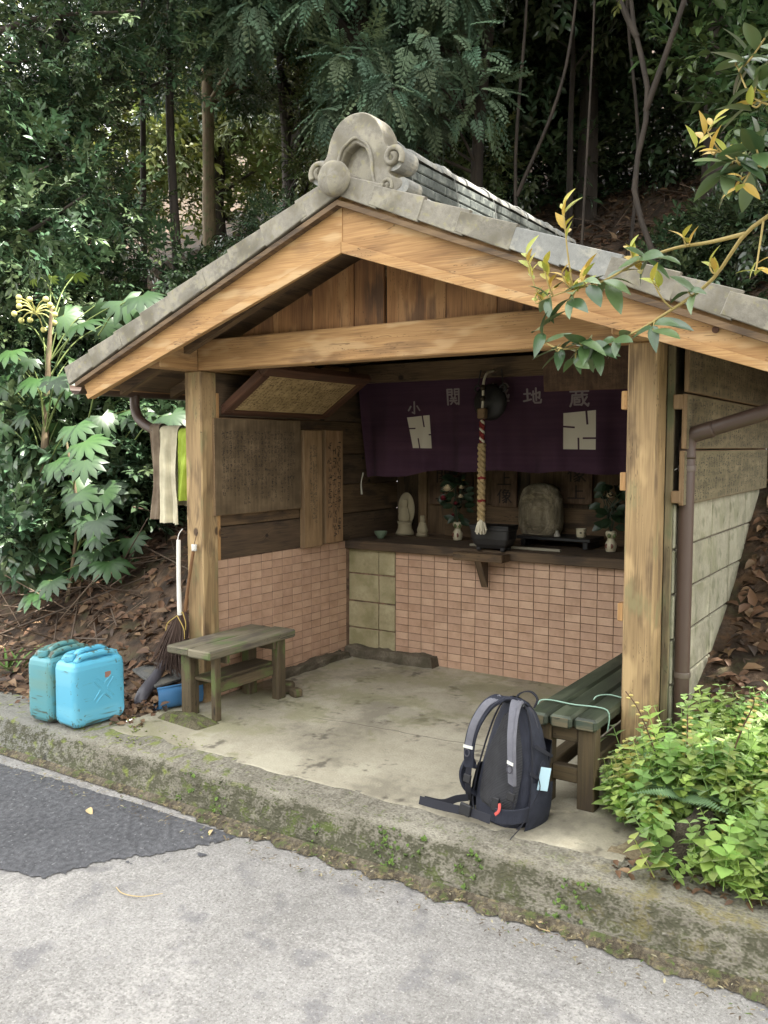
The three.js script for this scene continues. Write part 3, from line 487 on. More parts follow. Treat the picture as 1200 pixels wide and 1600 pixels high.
// ------------- right wall: concrete blocks below, hung boards above
const rightWall = wpart('right_wall', wbox(-1.07, -0.974, 0, 1.86, -5.5, -3.66, 0.002), M.mortar, hut, 'side wall of pale stacked concrete blocks');
{
  const ys = [-0.02, 0.07, 0.262, 0.453, 0.644, 0.8356, 1.024, 1.215], zs = [-3.662, -3.93, -4.325, -4.715, -5.1, -5.49];
  for (let r = 0; r < 7; r++) for (let c = 0; c < 5; c++) part('block', wbox(-1.0, -0.965 + rr(-0.002, 0.002), ys[r] + 0.004, ys[r + 1] - 0.004, zs[c + 1] + 0.009, zs[c] - 0.009, 0.005), M.block, rightWall);
  part('corner_board', wbox(-1.003, -0.972, 0, 1.86, -3.66, -3.6455, 0.002), M.postSide, rightWall);
  part('spacer', wbox(-0.972, -0.935, 1.60, 1.66, -3.66, -3.62, 0.003), M.board, rightWall);
  part('spacer', wbox(-0.972, -0.935, 1.22, 1.27, -3.66, -3.62, 0.003), M.board, rightWall);
  for (const [y, z] of [[0.73, -3.512], [1.27, -3.512], [1.6, -3.512]]) part('hinge_block', wbox(-1.155, -1.13, y, y + 0.075, -3.58, -3.53, 0.003), M.front, rightWall);
}
// ------------- rain pipes
{
  const x = -0.93, z = -3.70;
  const pipe = wpart('downpipe', mergeGeometries([limb([[x, -0.01, z], [x, 0.7, z], [x, 1.44, z]], [0.031], { seg: 20, rings: 6 }), limb([[x, 1.40, z], [x, 1.462, z], [x + 0.012, 1.492, z], [x + 0.05, 1.508, z], [x + 0.1, 1.522, z]], [0.0335], { seg: 20, rings: 24 }), limb([[x + 0.06, 1.512, z], [x + 0.48, 1.64, z]], [0.031], { seg: 20, rings: 4 })]), M.pipe, hut, 'brown plastic rain pipe with an elbow');
  for (const y of [0.5, 1.36]) part('pipe_clamp', lathe([[0.0325, -0.012], [0.035, -0.01], [0.035, 0.01], [0.0325, 0.012]], 24), plain([96, 84, 76], 0.45), pipe, [x, y, z]);
  part('clamp_wire', limb([[x - 0.035, 1.36, z + 0.02], [x - 0.05, 1.345, z + 0.03], [x - 0.06, 1.25, z + 0.035], [x - 0.075, 1.16, z + 0.03]], [0.0022], { seg: 5, rings: 14 }), plain([214, 212, 204], 0.6), pipe);
  for (const s of [-1, 1]) {
    const gx = HX + s * 1.9; const prof = [...Array(13)].map((_, i) => { const a = Math.PI + (i / 12) * Math.PI; return [Math.cos(a) * 0.055, Math.sin(a) * 0.055]; });
    wpart('gutter', sheet(12, 20, (a, b) => { const k = Math.round(a * 12); return [gx + prof[k][0], 1.80 + prof[k][1], lerp(-5.85, -3.24, b), prof[k][0], b]; }), M.pipe, hut);
  }
  wpart('downpipe', mergeGeometries([limb([[-4.2, 1.78, -3.66], [-4.2, 1.68, -3.66], [-4.17, 1.62, -3.66], [-4.1, 1.575, -3.66], [-3.95, 1.53, -3.66], [-3.66, 1.51, -3.66]], [0.03], { seg: 18, rings: 40 })]), M.pipe, hut, 'brown rain pipe bending in under the left eave');
}

// ---------------------------------------------------------------- writing
const GLYPH = {
  small: [[50, 10, 50, 86, 38, 78], [28, 40, 15, 66], [68, 38, 86, 66]],
  gate: [[15, 8, 15, 96], [15, 8, 42, 8, 42, 38], [15, 23, 42, 23], [15, 38, 42, 38], [58, 8, 86, 8, 86, 96, 76, 90], [58, 8, 58, 38], [58, 23, 86, 23], [58, 38, 86, 38], [38, 46, 43, 54], [62, 46, 57, 54], [32, 60, 68, 60], [28, 73, 72, 73], [50, 60, 50, 73, 32, 93], [50, 73, 70, 93]],
  cross: [[10, 25, 48, 25], [28, 8, 28, 48], [6, 48, 50, 48], [30, 48, 30, 82], [30, 64, 48, 64], [18, 58, 10, 90], [14, 74, 34, 90, 96, 93], [56, 27, 96, 24], [60, 27, 57, 76, 70, 68], [75, 8, 82, 60, 94, 78, 97, 64], [92, 40, 70, 78], [84, 10, 92, 17]],
  earth: [[8, 40, 38, 38], [23, 14, 23, 75], [5, 80, 40, 70], [44, 46, 88, 32, 86, 66, 78, 60], [68, 10, 68, 76], [53, 26, 53, 80, 60, 90, 92, 90, 95, 74]],
  store: [[8, 14, 92, 14], [35, 4, 35, 25], [65, 4, 65, 25], [18, 33, 86, 33], [18, 33, 16, 70, 8, 93], [62, 24, 70, 70, 92, 93, 95, 80], [86, 45, 62, 88], [28, 45, 57, 45], [28, 45, 28, 85, 60, 85], [28, 58, 52, 58], [28, 71, 52, 71], [40, 45, 40, 58], [52, 58, 52, 71]],
  up: [[50, 8, 50, 86], [50, 42, 82, 40], [10, 87, 92, 86]],
  image: [[30, 8, 8, 46], [21, 30, 21, 94], [55, 6, 40, 26], [50, 14, 80, 13, 68, 27], [44, 28, 88, 28, 87, 47, 44, 47, 44, 28], [65, 28, 65, 47], [64, 47, 40, 64], [56, 56, 68, 74, 65, 94, 55, 88], [66, 66, 40, 82], [68, 77, 44, 95], [86, 52, 70, 64], [70, 60, 96, 90]],
  face: [[10, 12, 90, 12], [48, 12, 40, 28], [18, 28, 18, 92], [18, 28, 84, 28, 84, 92], [18, 90, 84, 90], [40, 28, 40, 90], [62, 28, 62, 90], [40, 48, 62, 48], [40, 68, 62, 68]],
  member: [[34, 6, 68, 6, 68, 24, 34, 24, 34, 6], [24, 34, 78, 34, 78, 76, 24, 76, 24, 34], [24, 48, 78, 48], [24, 62, 78, 62], [40, 78, 18, 96], [62, 78, 86, 96]],
};
function glyph(c, name, x, y, s, w) { c.lineCap = 'round'; c.lineJoin = 'round'; c.lineWidth = w; for (const g of GLYPH[name]) { c.beginPath(); c.moveTo(x + g[0] * s / 100, y + g[1] * s / 100); for (let i = 2; i < g.length; i += 2) c.lineTo(x + g[i] * s / 100, y + g[i + 1] * s / 100); c.stroke(); } }
// brush writing too worn to read: columns of small strokes
function scribble(c, x, y, s, w, r) { c.lineWidth = w; c.lineCap = 'round'; const n = 5 + Math.floor(r() * 6); for (let i = 0; i < n; i++) { const k = r(), px = x + r() * s, py = y + r() * s; c.beginPath(); c.moveTo(px, py); if (k < 0.4) c.lineTo(Math.min(x + s, px + s * (0.3 + r() * 0.5)), py + (r() - 0.6) * s * 0.1); else if (k < 0.75) c.lineTo(px + (r() - 0.5) * s * 0.1, Math.min(y + s, py + s * (0.3 + r() * 0.5))); else c.lineTo(px + (r() - 0.5) * s * 0.6, py + s * r() * 0.5); c.stroke(); } }
function canvasMat(W, H, draw, extra = {}) { const cv = document.createElement('canvas'); cv.width = W; cv.height = H; const c = cv.getContext('2d'); draw(c, W, H); const t = new THREE.CanvasTexture(cv); t.colorSpace = THREE.SRGBColorSpace; t.anisotropy = 4; return new THREE.MeshStandardMaterial({ map: t, roughness: 0.85, side: THREE.DoubleSide, ...extra }); }
function grainFill(c, W, H, base, seed, vertical = true, amp = 16) {
  const d = c.createImageData(W, H);
  for (let j = 0; j < H; j++) for (let i = 0; i < W; i++) { const u = i / W, v = j / H, n = vertical ? fbm(v, u, 2, 30, 3, seed) : fbm(u, v, 2, 30, 3, seed), p = fbm(u, v, 5, 5, 4, seed + 5), k = n * amp + p * amp * 1.6 + (hash01(i, j, seed) - 0.5) * 6, q = (j * W + i) * 4; d.data[q] = clamp(base[0] + k, 0, 255); d.data[q + 1] = clamp(base[1] + k * 0.9, 0, 255); d.data[q + 2] = clamp(base[2] + k * 0.8, 0, 255); d.data[q + 3] = 255; }
  c.putImageData(d, 0, 0);
}
function scriptMat(W, H, base, ink, { cols, top = 0.08, bot = 0.95, side = 0.05, size = 0.8, seed = 1, alpha = 0.7, worn = 0.5, head = 0, grain = true, lead = 1 }) {
  return canvasMat(W, H, (c) => {
    grainFill(c, W, H, base, seed, grain); const r = rngOf(seed * 7 + 3), cw = W * (1 - 2 * side) / cols;
    for (let k = 0; k < cols; k++) { const s = cw * size; let y = H * top + (k % 3 === 1 ? head * H : 0); const end = H * (bot - r() * r() * 0.35); while (y < end) { if (r() < 0.93) { c.strokeStyle = `rgba(${ink[0]},${ink[1]},${ink[2]},${(alpha * (1 - worn * r())).toFixed(2)})`; scribble(c, W * side + k * cw + cw * (1 - size) / 2, y, s, Math.max(1, s * 0.1), r); } y += s * 1.12 * lead; } }
  });
}
// a face plate with 0..1 texture on its front, standing on plane z, width x height
function faceUV(g) { g.computeBoundingBox(); const b = g.boundingBox, p = g.attributes.position.array, uv = new Float32Array(p.length / 3 * 2); for (let i = 0; i < uv.length / 2; i++) { uv[2 * i] = (p[3 * i] - b.min.x) / (b.max.x - b.min.x); uv[2 * i + 1] = (p[3 * i + 1] - b.min.y) / (b.max.y - b.min.y); } g.setAttribute('uv', new THREE.BufferAttribute(uv, 2)); return g; }
function plaque(name, w, h, t, faceMat, edgeMat, label, { frame = 0, frameMat = null } = {}) {
  const g = thing(name, label, 'plaque');
  part('panel', cbox(w, h, t, 0.003), edgeMat, g, [0, 0, -t / 2]);
  part('written_face', faceUV(new THREE.PlaneGeometry(w - 0.006, h - 0.006)), faceMat, g, [0, 0, 0.0012]);
  if (frame) for (const [a, b, x, y] of [[w + 2 * frame, frame, 0, h / 2 + frame / 2], [w + 2 * frame, frame, 0, -h / 2 - frame / 2], [frame, h, w / 2 + frame / 2, 0], [frame, h, -w / 2 - frame / 2, 0]]) part('frame', cbox(a, b, t + 0.03, 0.004), frameMat, g, [x, y, -t / 2]);
  return g;
}
const setPose = (g, x, y, z, ry = 0, rx = 0, rz = 0) => { g.position.set(x, y, z); g.rotation.order = 'YXZ'; g.rotation.set(rx, ry, rz); return g; };
{
  const ink = [26, 20, 18];
  setPose(plaque('written_plaque', 0.776, 0.552, 0.03, scriptMat(768, 544, [96, 80, 58], [20, 15, 12], { cols: 22, top: 0.12, bot: 0.9, seed: 3, alpha: 0.75, worn: 0.6, side: 0.07 }), M.board, 'large dark weathered plaque of faded writing on the left inner wall'), -3.495, 1.334, -3.994, Math.PI / 2);
  setPose(plaque('written_plaque', 0.19, 0.757, 0.04, scriptMat(256, 940, [138, 112, 80], [44, 46, 40], { cols: 3, top: 0.12, bot: 0.86, side: 0.28, seed: 4, alpha: 0.85, worn: 0.2 }), M.board, 'narrow upright plaque with smudged green writing next to the large dark one'), -3.484, 1.176, -4.496, Math.PI / 2);
  setPose(plaque('written_plaque', 0.195, 0.752, 0.034, scriptMat(256, 900, [142, 112, 80], ink, { cols: 3, top: 0.1, bot: 0.95, side: 0.1, seed: 5, alpha: 0.9, worn: 0.2, head: 0.05 }), M.board, 'narrow upright plaque with three clear black columns, nearest the altar corner'), -3.488, 1.182, -4.73, Math.PI / 2);
  // framed plaque tilted out from the wall under the beam
  const tp = plaque('written_plaque', 0.86, 0.34, 0.016, scriptMat(900, 360, [170, 146, 104], [66, 48, 30], { cols: 26, top: 0.05, bot: 0.97, side: 0.015, seed: 6, alpha: 0.9, worn: 0.4 }), M.red, 'red framed plaque tilting out high on the left inner wall', { frame: 0.07, frameMat: M.red });
  setPose(tp, -3.37, 1.755, -4.2, Math.PI / 2, 0.98);
  const rp = plaque('written_plaque', 0.5, 0.25, 0.02, scriptMat(512, 256, [84, 62, 44], [50, 38, 28], { cols: 34, top: 0.06, bot: 0.95, side: 0.02, seed: 7, alpha: 0.7, worn: 0.3 }), M.red, 'dim brown plaque hung in front of the right end of the purple curtain');
  setPose(rp, -1.58, 1.86, -4.32, 0.02, 0.12);
  // three big boards outside on the right
  const bm = [1, 2, 3].map((k) => scriptMat(1024, 160, [112 - k * 4, 104 - k * 5, 78 - k * 4], [40, 36, 26], { cols: 38, top: 0.05, bot: 0.98, side: 0.01, seed: 20 + k, alpha: 0.95, worn: 0.6, lead: 1.05 }));
  const names = ['lowest weathered name board outside the right wall above the blocks', 'middle weathered name board outside the right wall behind the rain pipe', 'topmost weathered name board outside the right wall under the eave'];
  for (let k = 0; k < 3; k++) setPose(plaque('name_board', 1.84, 0.222, 0.02, bm[k], M.board, names[k]), -0.925 + k * 0.006, 1.322 + k * 0.229, -4.55, Math.PI / 2);
  // small plaques on the altar back
  const kan = (a, b, base, seed) => canvasMat(128, 320, (c, W, H) => { grainFill(c, W, H, base, seed); c.strokeStyle = 'rgba(24,19,16,0.7)'; glyph(c, a, 24, 130, 80, 7); glyph(c, b, 24, 222, 80, 7); });
  for (const [x, w, h, y, a, b, l] of [[-2.62, 0.19, 0.42, 1.24, 'up', 'image', 'small plaque with two black characters right of the bell rope'], [-2.1, 0.22, 0.42, 1.28, 'image', 'up', 'small dark plaque hidden behind the carved stone'], [-1.68, 0.22, 0.42, 1.2, 'face', 'member', 'small reddish plaque with bold characters near the right vase'], [-3.1, 0.24, 0.46, 1.26, 'gate', 'up', 'blank looking small plaque behind the left vase']]) setPose(plaque('altar_plaque', w, h, 0.014, kan(a, b, [88, 68, 50], 30 + Math.round(-x * 10)), M.red, l), x, y, -5.545 + 0.016);
}
// ---------------------------------------------------------------- curtain
{
  const W = 1536, H = 512, x0 = -3.47, x1 = -1.18;
  const mat = canvasMat(W, H, (c) => {
    grainFill(c, W, H, [60, 36, 52], 41, false, 7);
    for (let k = 0; k < 260; k++) { c.fillStyle = `rgba(${90 + (k % 5) * 4},${50},${70},0.03)`; c.fillRect(0, (k * 37) % H, W, 2); }
    const X = (x) => (x - x0) / (x1 - x0) * W, Y = (y) => (1.88 - y) / 0.64 * H, px = W / (x1 - x0);
    c.strokeStyle = 'rgb(132,122,122)';
    for (const [g, x, y, s] of [['small', -3.03, 1.755, 0.12], ['gate', -2.735, 1.825, 0.13], ['cross', -2.415, 1.85, 0.15], ['earth', -2.19, 1.815, 0.13], ['store', -1.885, 1.79, 0.13]]) glyph(c, g, X(x) - s * px / 2, Y(y), s * px, s * px * 0.1);
    // the white crest: a square with four bent slits
    const crest = (x, y, w, h, sk) => {
      const cx = X(x), cy = Y(y), a = w * px / 2, b = h * px / 2; c.fillStyle = 'rgb(196,188,172)'; c.beginPath(); c.moveTo(cx - a, cy - b * 0.92); c.lineTo(cx + a, cy - b * 1.04); c.lineTo(cx + a * 1.02, cy + b); c.lineTo(cx - a + sk * a, cy + b * 0.98); c.closePath(); c.fill();
      c.fillStyle = 'rgb(60,36,52)'; const t = a * 0.12; c.save(); c.translate(cx + a * 0.34, cy - b * 1.06); c.rotate(-0.08 - sk * 0.12); c.fillRect(0, 0, t, b * 0.76); c.restore(); c.save(); c.translate(cx - a * 1.02, cy - b * 0.26); c.rotate(sk ? -0.03 : 0.1); c.fillRect(0, 0, a * 0.72, t); c.restore(); c.save(); c.translate(cx - a * 0.12, cy + b * 0.38); c.rotate(-0.05 - sk * 0.3); c.fillRect(0, 0, t, b * 0.66); c.restore(); if (sk) c.fillRect(cx + a * 0.86, cy + b * 0.12, a * 0.2, t); else c.fillRect(cx + a * 0.22, cy + b * 0.36, a * 0.82, t);
    };
    crest(-3.0, 1.545, 0.17, 0.255, 0.45); crest(-1.88, 1.545, 0.2, 0.27, 0);
  }, { roughness: 0.95 });
  const geo = sheet(150, 40, (a, b) => {
    const x = lerp(x0, x1, a), hem = 1.238 + 0.055 * smooth(a, 0.02, 0.34) - 0.05 * smooth(a, 0.8, 1) + 0.008 * Math.sin(a * 31), y = lerp(1.885, hem, b);
    const f = b * 0.9 + 0.1, z = -4.985 + f * (0.042 * Math.sin(x * 9.5 + 0.6) + 0.026 * Math.sin(x * 21 + b * 1.5) + 0.008 * Math.sin(x * 47 + 2) + 0.01 * wf(x * 4, b * 2, 2, 95)) - 0.05 * b;
    return [x + 0.01 * b * Math.sin(x * 7), y, z, a, 1 - (1.88 - y) / 0.64];
  });
  const cur = thing('shrine_curtain', 'purple cloth curtain with white characters and two white crests above the altar', 'curtain', [-2.32, 1.24, -4.99]);
  wpart('cloth', geo, mat, cur);
  wpart('tie_cord', limb([[-3.44, 1.27, -5.0], [-3.45, 1.2, -4.99], [-3.445, 1.12, -4.99]], [0.006, 0.004, 0.008], { seg: 6, rings: 12 }), plain([176, 172, 158], 0.9), cur);
}
// ---------------------------------------------------------------- gong and bell rope
const brass = plain([58, 50, 38], 0.5, { metalness: 0.6 }), iron = plain([34, 32, 32], 0.55);
{
  const g = thing('gong', 'round dark metal gong hanging behind the bell rope', 'gong', [-2.415, 1.72, -4.885]);
  part('gong_body', lathe([[0, 0.05], [0.04, 0.048], [0.045, 0.04], [0.085, 0.034], [0.1, 0.014], [0.112, 0.0], [0.1, -0.014], [0.085, -0.034], [0, -0.05]], 40).rotateX(Math.PI / 2), iron, g);
  for (const s of [-1, 1]) { part('ear', new THREE.TorusGeometry(0.02, 0.007, 8, 16), iron, g, [s * 0.085, 0.085, 0]); part('hanger', limb([[s * 0.085, 0.1, 0], [s * 0.07, 0.2, -0.01]], [0.004], { seg: 6, rings: 3 }), iron, g); }
  const r = thing('bell_rope', 'braided straw and red bell rope with white tassel hanging over the incense burner', 'rope', [-2.42, 0.96, -4.79]);
  const straw = surf(64, 256, (u, v, o) => { const k = fbm(u, v, 4, 40, 2, 7) * 46; o[0] = 158 + k; o[1] = 136 + k; o[2] = 96 + k; o[3] = 0.5; }, [0.05, 0.1], 0), redc = plain([118, 34, 32], 0.9), white = plain([206, 198, 176], 0.95);
  const strand = (y0, y1, ph, rad, sr, turns) => limb([...Array(60)].map((_, i) => { const t = i / 59, a = ph + t * turns * 6.283, w = 1 + 0.25 * Math.sin(t * turns * 6.283 * 3); return [Math.cos(a) * rad * w, lerp(y0, y1, t), Math.sin(a) * rad * w]; }), [sr], { seg: 7, rings: 150 });
  for (let k = 0; k < 3; k++) part('straw_strand', strand(0.04, 0.5, k * 2.094, 0.0135, 0.0125, 4.6), straw, r);
  for (let k = 0; k < 3; k++) part('cord_strand', strand(0.48, 0.65, k * 2.094, 0.008, 0.009, 3), k === 1 ? white : redc, r);
  for (const [y, c] of [[0.3, redc], [0.16, redc], [0.5, straw]]) part('binding', lathe([[0.016, -0.012], [0.026, -0.006], [0.026, 0.006], [0.016, 0.012]], 14), c, r, [0, y, 0]);
  part('wooden_block', cbox(0.05, 0.062, 0.05, 0.006), M.board, r, [0, 0.69, 0]);
  part('top_cord', limb([[0, 0.72, 0], [0.004, 0.8, 0], [0, 0.87, -0.01], [0, 0.93, -0.05], [0, 0.96, -0.16]], [0.008], { seg: 7, rings: 20 }), white, r);
  for (const y of [0.78, 0.845]) part('cord_bead', new THREE.SphereGeometry(0.018, 12, 10), brass, r, [0.002, y, 0]);
  const tas = []; for (let i = 0; i < 26; i++) { const a = i * 2.4, q = Math.sqrt(i / 26); tas.push(limb([[Math.cos(a) * 0.012 * q, 0.05, Math.sin(a) * 0.012 * q], [Math.cos(a) * 0.026 * q, 0.015, Math.sin(a) * 0.026 * q], [Math.cos(a) * 0.04 * q, -0.02 - 0.012 * (i % 3), Math.sin(a) * 0.04 * q]], [0.007, 0.006, 0.005], { seg: 5, rings: 5 })); }
  part('tassel', mergeGeometries(tas), white, r);
}
// ---------------------------------------------------------------- altar things
const CY = 0.806;
const stoneMat = grit([118, 108, 88], { size: [0.4, 0.4], var1: 40, var2: 26, speck: 20, seed: 111, bump: 0.006, layers: [[[82, 74, 58], 6, 0.05, 0.3, 0.7, 113], [[146, 136, 108], 8, 0.15, 0.35, 0.6, 115]] });
function blob(fn, nu = 40, nv = 30) { return sheet(nu, nv, (a, b) => { const th = a * 6.2832, ph = b * Math.PI, d = V(Math.sin(ph) * Math.cos(th), Math.cos(ph), Math.sin(ph) * Math.sin(th)), p = fn(d, th, ph); return [p[0], p[1], p[2], a * 0.8, b * 0.5]; }); }
const clay = plain([164, 152, 124], 0.9), glazeW = plain([196, 186, 158], 0.35), jade = plain([112, 128, 106], 0.3), leafDark = plain([38, 54, 34], 0.4), black = plain([26, 25, 26], 0.5);
{
  solo('carved_stone', blob((d) => {
    const p = (v, e) => Math.sign(v) * Math.pow(Math.abs(v), e), q = 1 + 0.05 * wf(d.x * 2.2 + 5, d.y * 2.2 + d.z, 4, 101), x = 0.15 * p(d.x, 0.62) * q, y = Math.max(-0.01, 0.155 + 0.185 * (d.y > 0 ? p(d.y, 0.85) : p(d.y, 0.5)) * q);
    // arched niche cut into the face with a standing figure left in the middle
    const f = d.z > 0 ? 1 : 0, niche = smooth(Math.hypot(x / 0.1, (y - 0.14) / 0.135), 1.05, 0.85), fig = smooth(Math.hypot(x / 0.05, (y - 0.1) / 0.115), 1.1, 0.75), head = smooth(Math.hypot(x / 0.034, (y - 0.225) / 0.036), 1.1, 0.75);
    return [x, y, 0.085 * p(d.z, 0.8) * q - f * 0.03 * niche * (1 - Math.max(fig, head) * 0.9) + f * 0.006 * wf(x * 30, y * 30, 2, 5)];
  }, 90, 80), stoneMat, [-2.29, 0.868, -5.4], 'arched carved stone slab in the middle of the altar', 'stone');
  const st = thing('altar_stand', 'low black stand under the carved stone and cup', 'stand', [-2.14, CY, -5.36]);
  part('stand_top', cbox(0.5, 0.022, 0.26, 0.004), black, st, [0, 0.057, 0]); for (const x of [-0.21, 0.21]) part('leg', cbox(0.035, 0.05, 0.22, 0.004), black, st, [x, 0.024, 0]);
  // incense burner
  const b = thing('incense_burner', 'square black iron incense burner below the rope tassel', 'incense burner', [-2.405, CY, -4.93]);
  b.scale.set(1.02, 1.25, 1.1); const sq = (y, w, d) => [y, w, d], rows = [sq(0.012, 0.18, 0.09), sq(0.03, 0.225, 0.115), sq(0.06, 0.255, 0.135), sq(0.1, 0.262, 0.14), sq(0.104, 0.272, 0.148), sq(0.116, 0.272, 0.148)];
  part('bowl', flat(sheet(48, rows.length - 1, (a, bb) => { const k = Math.round(bb * (rows.length - 1)), th = a * 6.2832, [y, w, d] = rows[k], p = 0.28, cx = Math.cos(th), sx = Math.sin(th); return [w / 2 * Math.sign(cx) * Math.pow(Math.abs(cx), p), y, d / 2 * Math.sign(sx) * Math.pow(Math.abs(sx), p), a, y]; })), iron, b);
  part('lid', cbox(0.262, 0.012, 0.138, 0.005), black, b, [0, 0.121, 0]);
  for (const [x, z] of [[-0.08, -0.035], [0.08, -0.035], [-0.08, 0.035], [0.08, 0.035]]) part('foot', cbox(0.03, 0.024, 0.024, 0.006), iron, b, [x, 0.009, z]);
  part('handle', new THREE.SphereGeometry(0.008, 10, 8), plain([150, 144, 130], 0.3, { metalness: 0.7 }), b, [-0.138, 0.06, 0.0]);
  // statues
  const j = thing('stone_statue', 'taller hooded stone statue at the left of the altar', 'statue', [-3.36, CY, -5.42]);
  part('pedestal', lathe([[0, 0], [0.07, 0], [0.066, 0.02], [0.052, 0.05], [0.05, 0.08], [0.06, 0.1], [0, 0.1]], 20), clay, j);
  part('halo', blob((d) => [0.07 * d.x, 0.19 + 0.12 * d.y, -0.02 + 0.02 * d.z], 28, 20), clay, j);
  part('figure', blob((d) => { const y = 0.1 + 0.165 * (d.y * 0.5 + 0.5), h = smooth(y, 0.205, 0.222); const r = lerp(0.05 - 0.012 * smooth(y, 0.12, 0.2), 0.034, h) * (1 - 0.3 * Math.exp(-((y - 0.208) ** 2) / 0.00012)), k = Math.sqrt(1 - d.y * d.y + 1e-4); return [r * d.x / (k + 0.15) * 1.1, y, 0.012 + r * 0.8 * d.z / (k + 0.15)]; }, 28, 36), clay, j);
  const k2 = thing('stone_statue', 'small seated pale statue beside the taller hooded one', 'statue', [-3.2, CY, -5.4]);
  part('pedestal', lathe([[0, 0], [0.045, 0], [0.042, 0.018], [0.034, 0.026], [0, 0.03]], 18), clay, k2);
  part('figure', blob((d) => { const y = 0.022 + 0.13 * (d.y * 0.5 + 0.5), h = smooth(y, 0.1, 0.112), r = lerp(0.046 - 0.018 * smooth(y, 0.04, 0.095), 0.021, h) * (1 - 0.25 * Math.exp(-((y - 0.104) ** 2) / 0.00005)), k = Math.sqrt(1 - d.y * d.y + 1e-4); return [r * d.x / (k + 0.15) * 1.1, y, r * 0.85 * d.z / (k + 0.15)]; }, 24, 32), clay, k2);
  solo('tea_bowl', lathe([[0, 0.006], [0.018, 0.006], [0.018, 0], [0.022, 0], [0.024, 0.008], [0.042, 0.03], [0.046, 0.05], [0.043, 0.05], [0.038, 0.03], [0, 0.014]], 28), jade, [-3.38, CY, -5.13], 'small pale green bowl at the left end of the altar', 'bowl');
  const cup = (x, y, z, l) => { const c = thing('tea_cup', l, 'cup', [x, y, z]); part('cup_body', lathe([[0, 0.003], [0.024, 0.003], [0.025, 0], [0.029, 0.004], [0.033, 0.055], [0.031, 0.055], [0.027, 0.01], [0, 0.008]], 26), glazeW, c); for (const a of [0.6, 1.3]) part('painted_leaf', new THREE.SphereGeometry(0.009, 8, 6).scale(1, 0.6, 0.25), plain([70, 62, 44], 0.5), c, [Math.cos(a) * 0.0315, 0.03, Math.sin(a) * 0.0315]); return c; };
  cup(-2.51, CY, -5.3, 'white tea cup just behind the incense burner'); cup(-1.99, 0.874, -5.34, 'white tea cup on the black stand right of the carved stone');
  solo('small_bottle', lathe([[0, 0], [0.018, 0], [0.022, 0.012], [0.012, 0.028], [0.009, 0.038], [0.011, 0.042], [0, 0.042]], 16), plain([150, 146, 134], 0.3), [-2.12, 0.874, -5.26], 'tiny pale bottle in front of the carved stone', 'bottle');
  solo('pale_strip', cbox(0.62, 0.016, 0.03, 0.003), plain([146, 140, 122], 0.6), [-2.32, CY + 0.009, -4.93 - 0.12], 'long pale flat strip lying on the altar counter', 'strip');
  // vases with flowers
  const vaseProf = [[0, 0.003], [0.026, 0.003], [0.028, 0], [0.03, 0.006], [0.036, 0.03], [0.034, 0.05], [0.022, 0.07], [0.02, 0.082], [0.032, 0.1], [0.034, 0.115], [0.028, 0.126], [0.024, 0.126], [0.024, 0.11], [0, 0.1]];
  const lg = leafGeo(0.085, 0.048, { n: 4 }), petal = leafGeo(0.03, 0.011, { n: 3, fold: 0.4, droop: -0.3 });
  const flower = (c, parent, p, n, s) => { const gs = []; for (let i = 0; i < n; i++) { const a = i * 2.4, e = 1.35 * (1 - i / n) + 0.1; const d = V(Math.cos(a) * Math.sin(e + 0.25), Math.cos(e + 0.25) + 0.15, Math.sin(a) * Math.sin(e + 0.25)); gs.push(petal.clone().applyMatrix4(aim(V(0, 0, 0), d, V(0, 1, 0), s))); } part('flower', mergeGeometries(gs), c, parent, p); };
  const bunch = (x, z, l, fl, seed, h) => {
    const v = thing('flower_vase', l, 'vase', [x, CY, z]), r = rngOf(seed); part('vase', lathe(vaseProf, 28), glazeW, v);
    for (let i = 0; i < 4; i++) part('painted_leaf', new THREE.SphereGeometry(0.012, 8, 6).scale(1, 1.3, 0.25), plain([[84, 96, 48], [110, 60, 44]][i % 2], 0.4), v, [Math.cos(0.7 + i * 0.45) * 0.034, i % 2 ? 0.036 : 0.1, Math.sin(0.7 + i * 0.45) * 0.034]);
    const st = []; for (let i = 0; i < 9; i++) st.push(limb([[0, 0.1, 0], [rr(-0.03, 0.03, r), 0.1 + h * 0.5, rr(-0.03, 0.03, r)], [rr(-0.09, 0.09, r), 0.1 + h * rr(0.7, 1, r), rr(-0.06, 0.06, r)]], [0.003], { seg: 5, rings: 6 })); part('stems', mergeGeometries(st), leafDark, v);
    for (let i = 0; i < 54; i++) { const a = rr(0, 6.28, r), y = 0.13 + h * Math.pow(r(), 0.8), q = 0.075 * Math.sin(Math.PI * clamp((y - 0.08) / (h + 0.12))) * rr(0.3, 1, r); const m = part('leaf', lg, leafDark, v); m.applyMatrix4(aim(V(Math.cos(a) * q, y, Math.sin(a) * q), V(Math.cos(a), rr(-0.8, 0.5, r), Math.sin(a)), V(0.4, 0.6, 1), rr(0.7, 1.1, r))); }
    for (const [c, p, n, s] of fl) flower(c, v, p, n, s); return v;
  };
  const fw = plain([214, 196, 160], 0.8), fr = plain([112, 26, 38], 0.8), fy = plain([190, 150, 70], 0.8);
  bunch(-2.87, -5.32, 'flower vase with dark leaves, white and red blooms left of the rope', [[fw, [-0.02, 0.34, 0.11], 40, 1.6], [fr, [-0.05, 0.28, 0.12], 30, 1.2], [fr, [0.03, 0.25, 0.09], 22, 0.9], [fw, [0.08, 0.36, 0.1], 22, 0.9], [fw, [0.085, 0.3, 0.12], 22, 0.9], [fr, [-0.005, 0.17, 0.06], 16, 0.7], [fy, [0.05, 0.41, 0.02], 14, 0.6]], 61, 0.33);
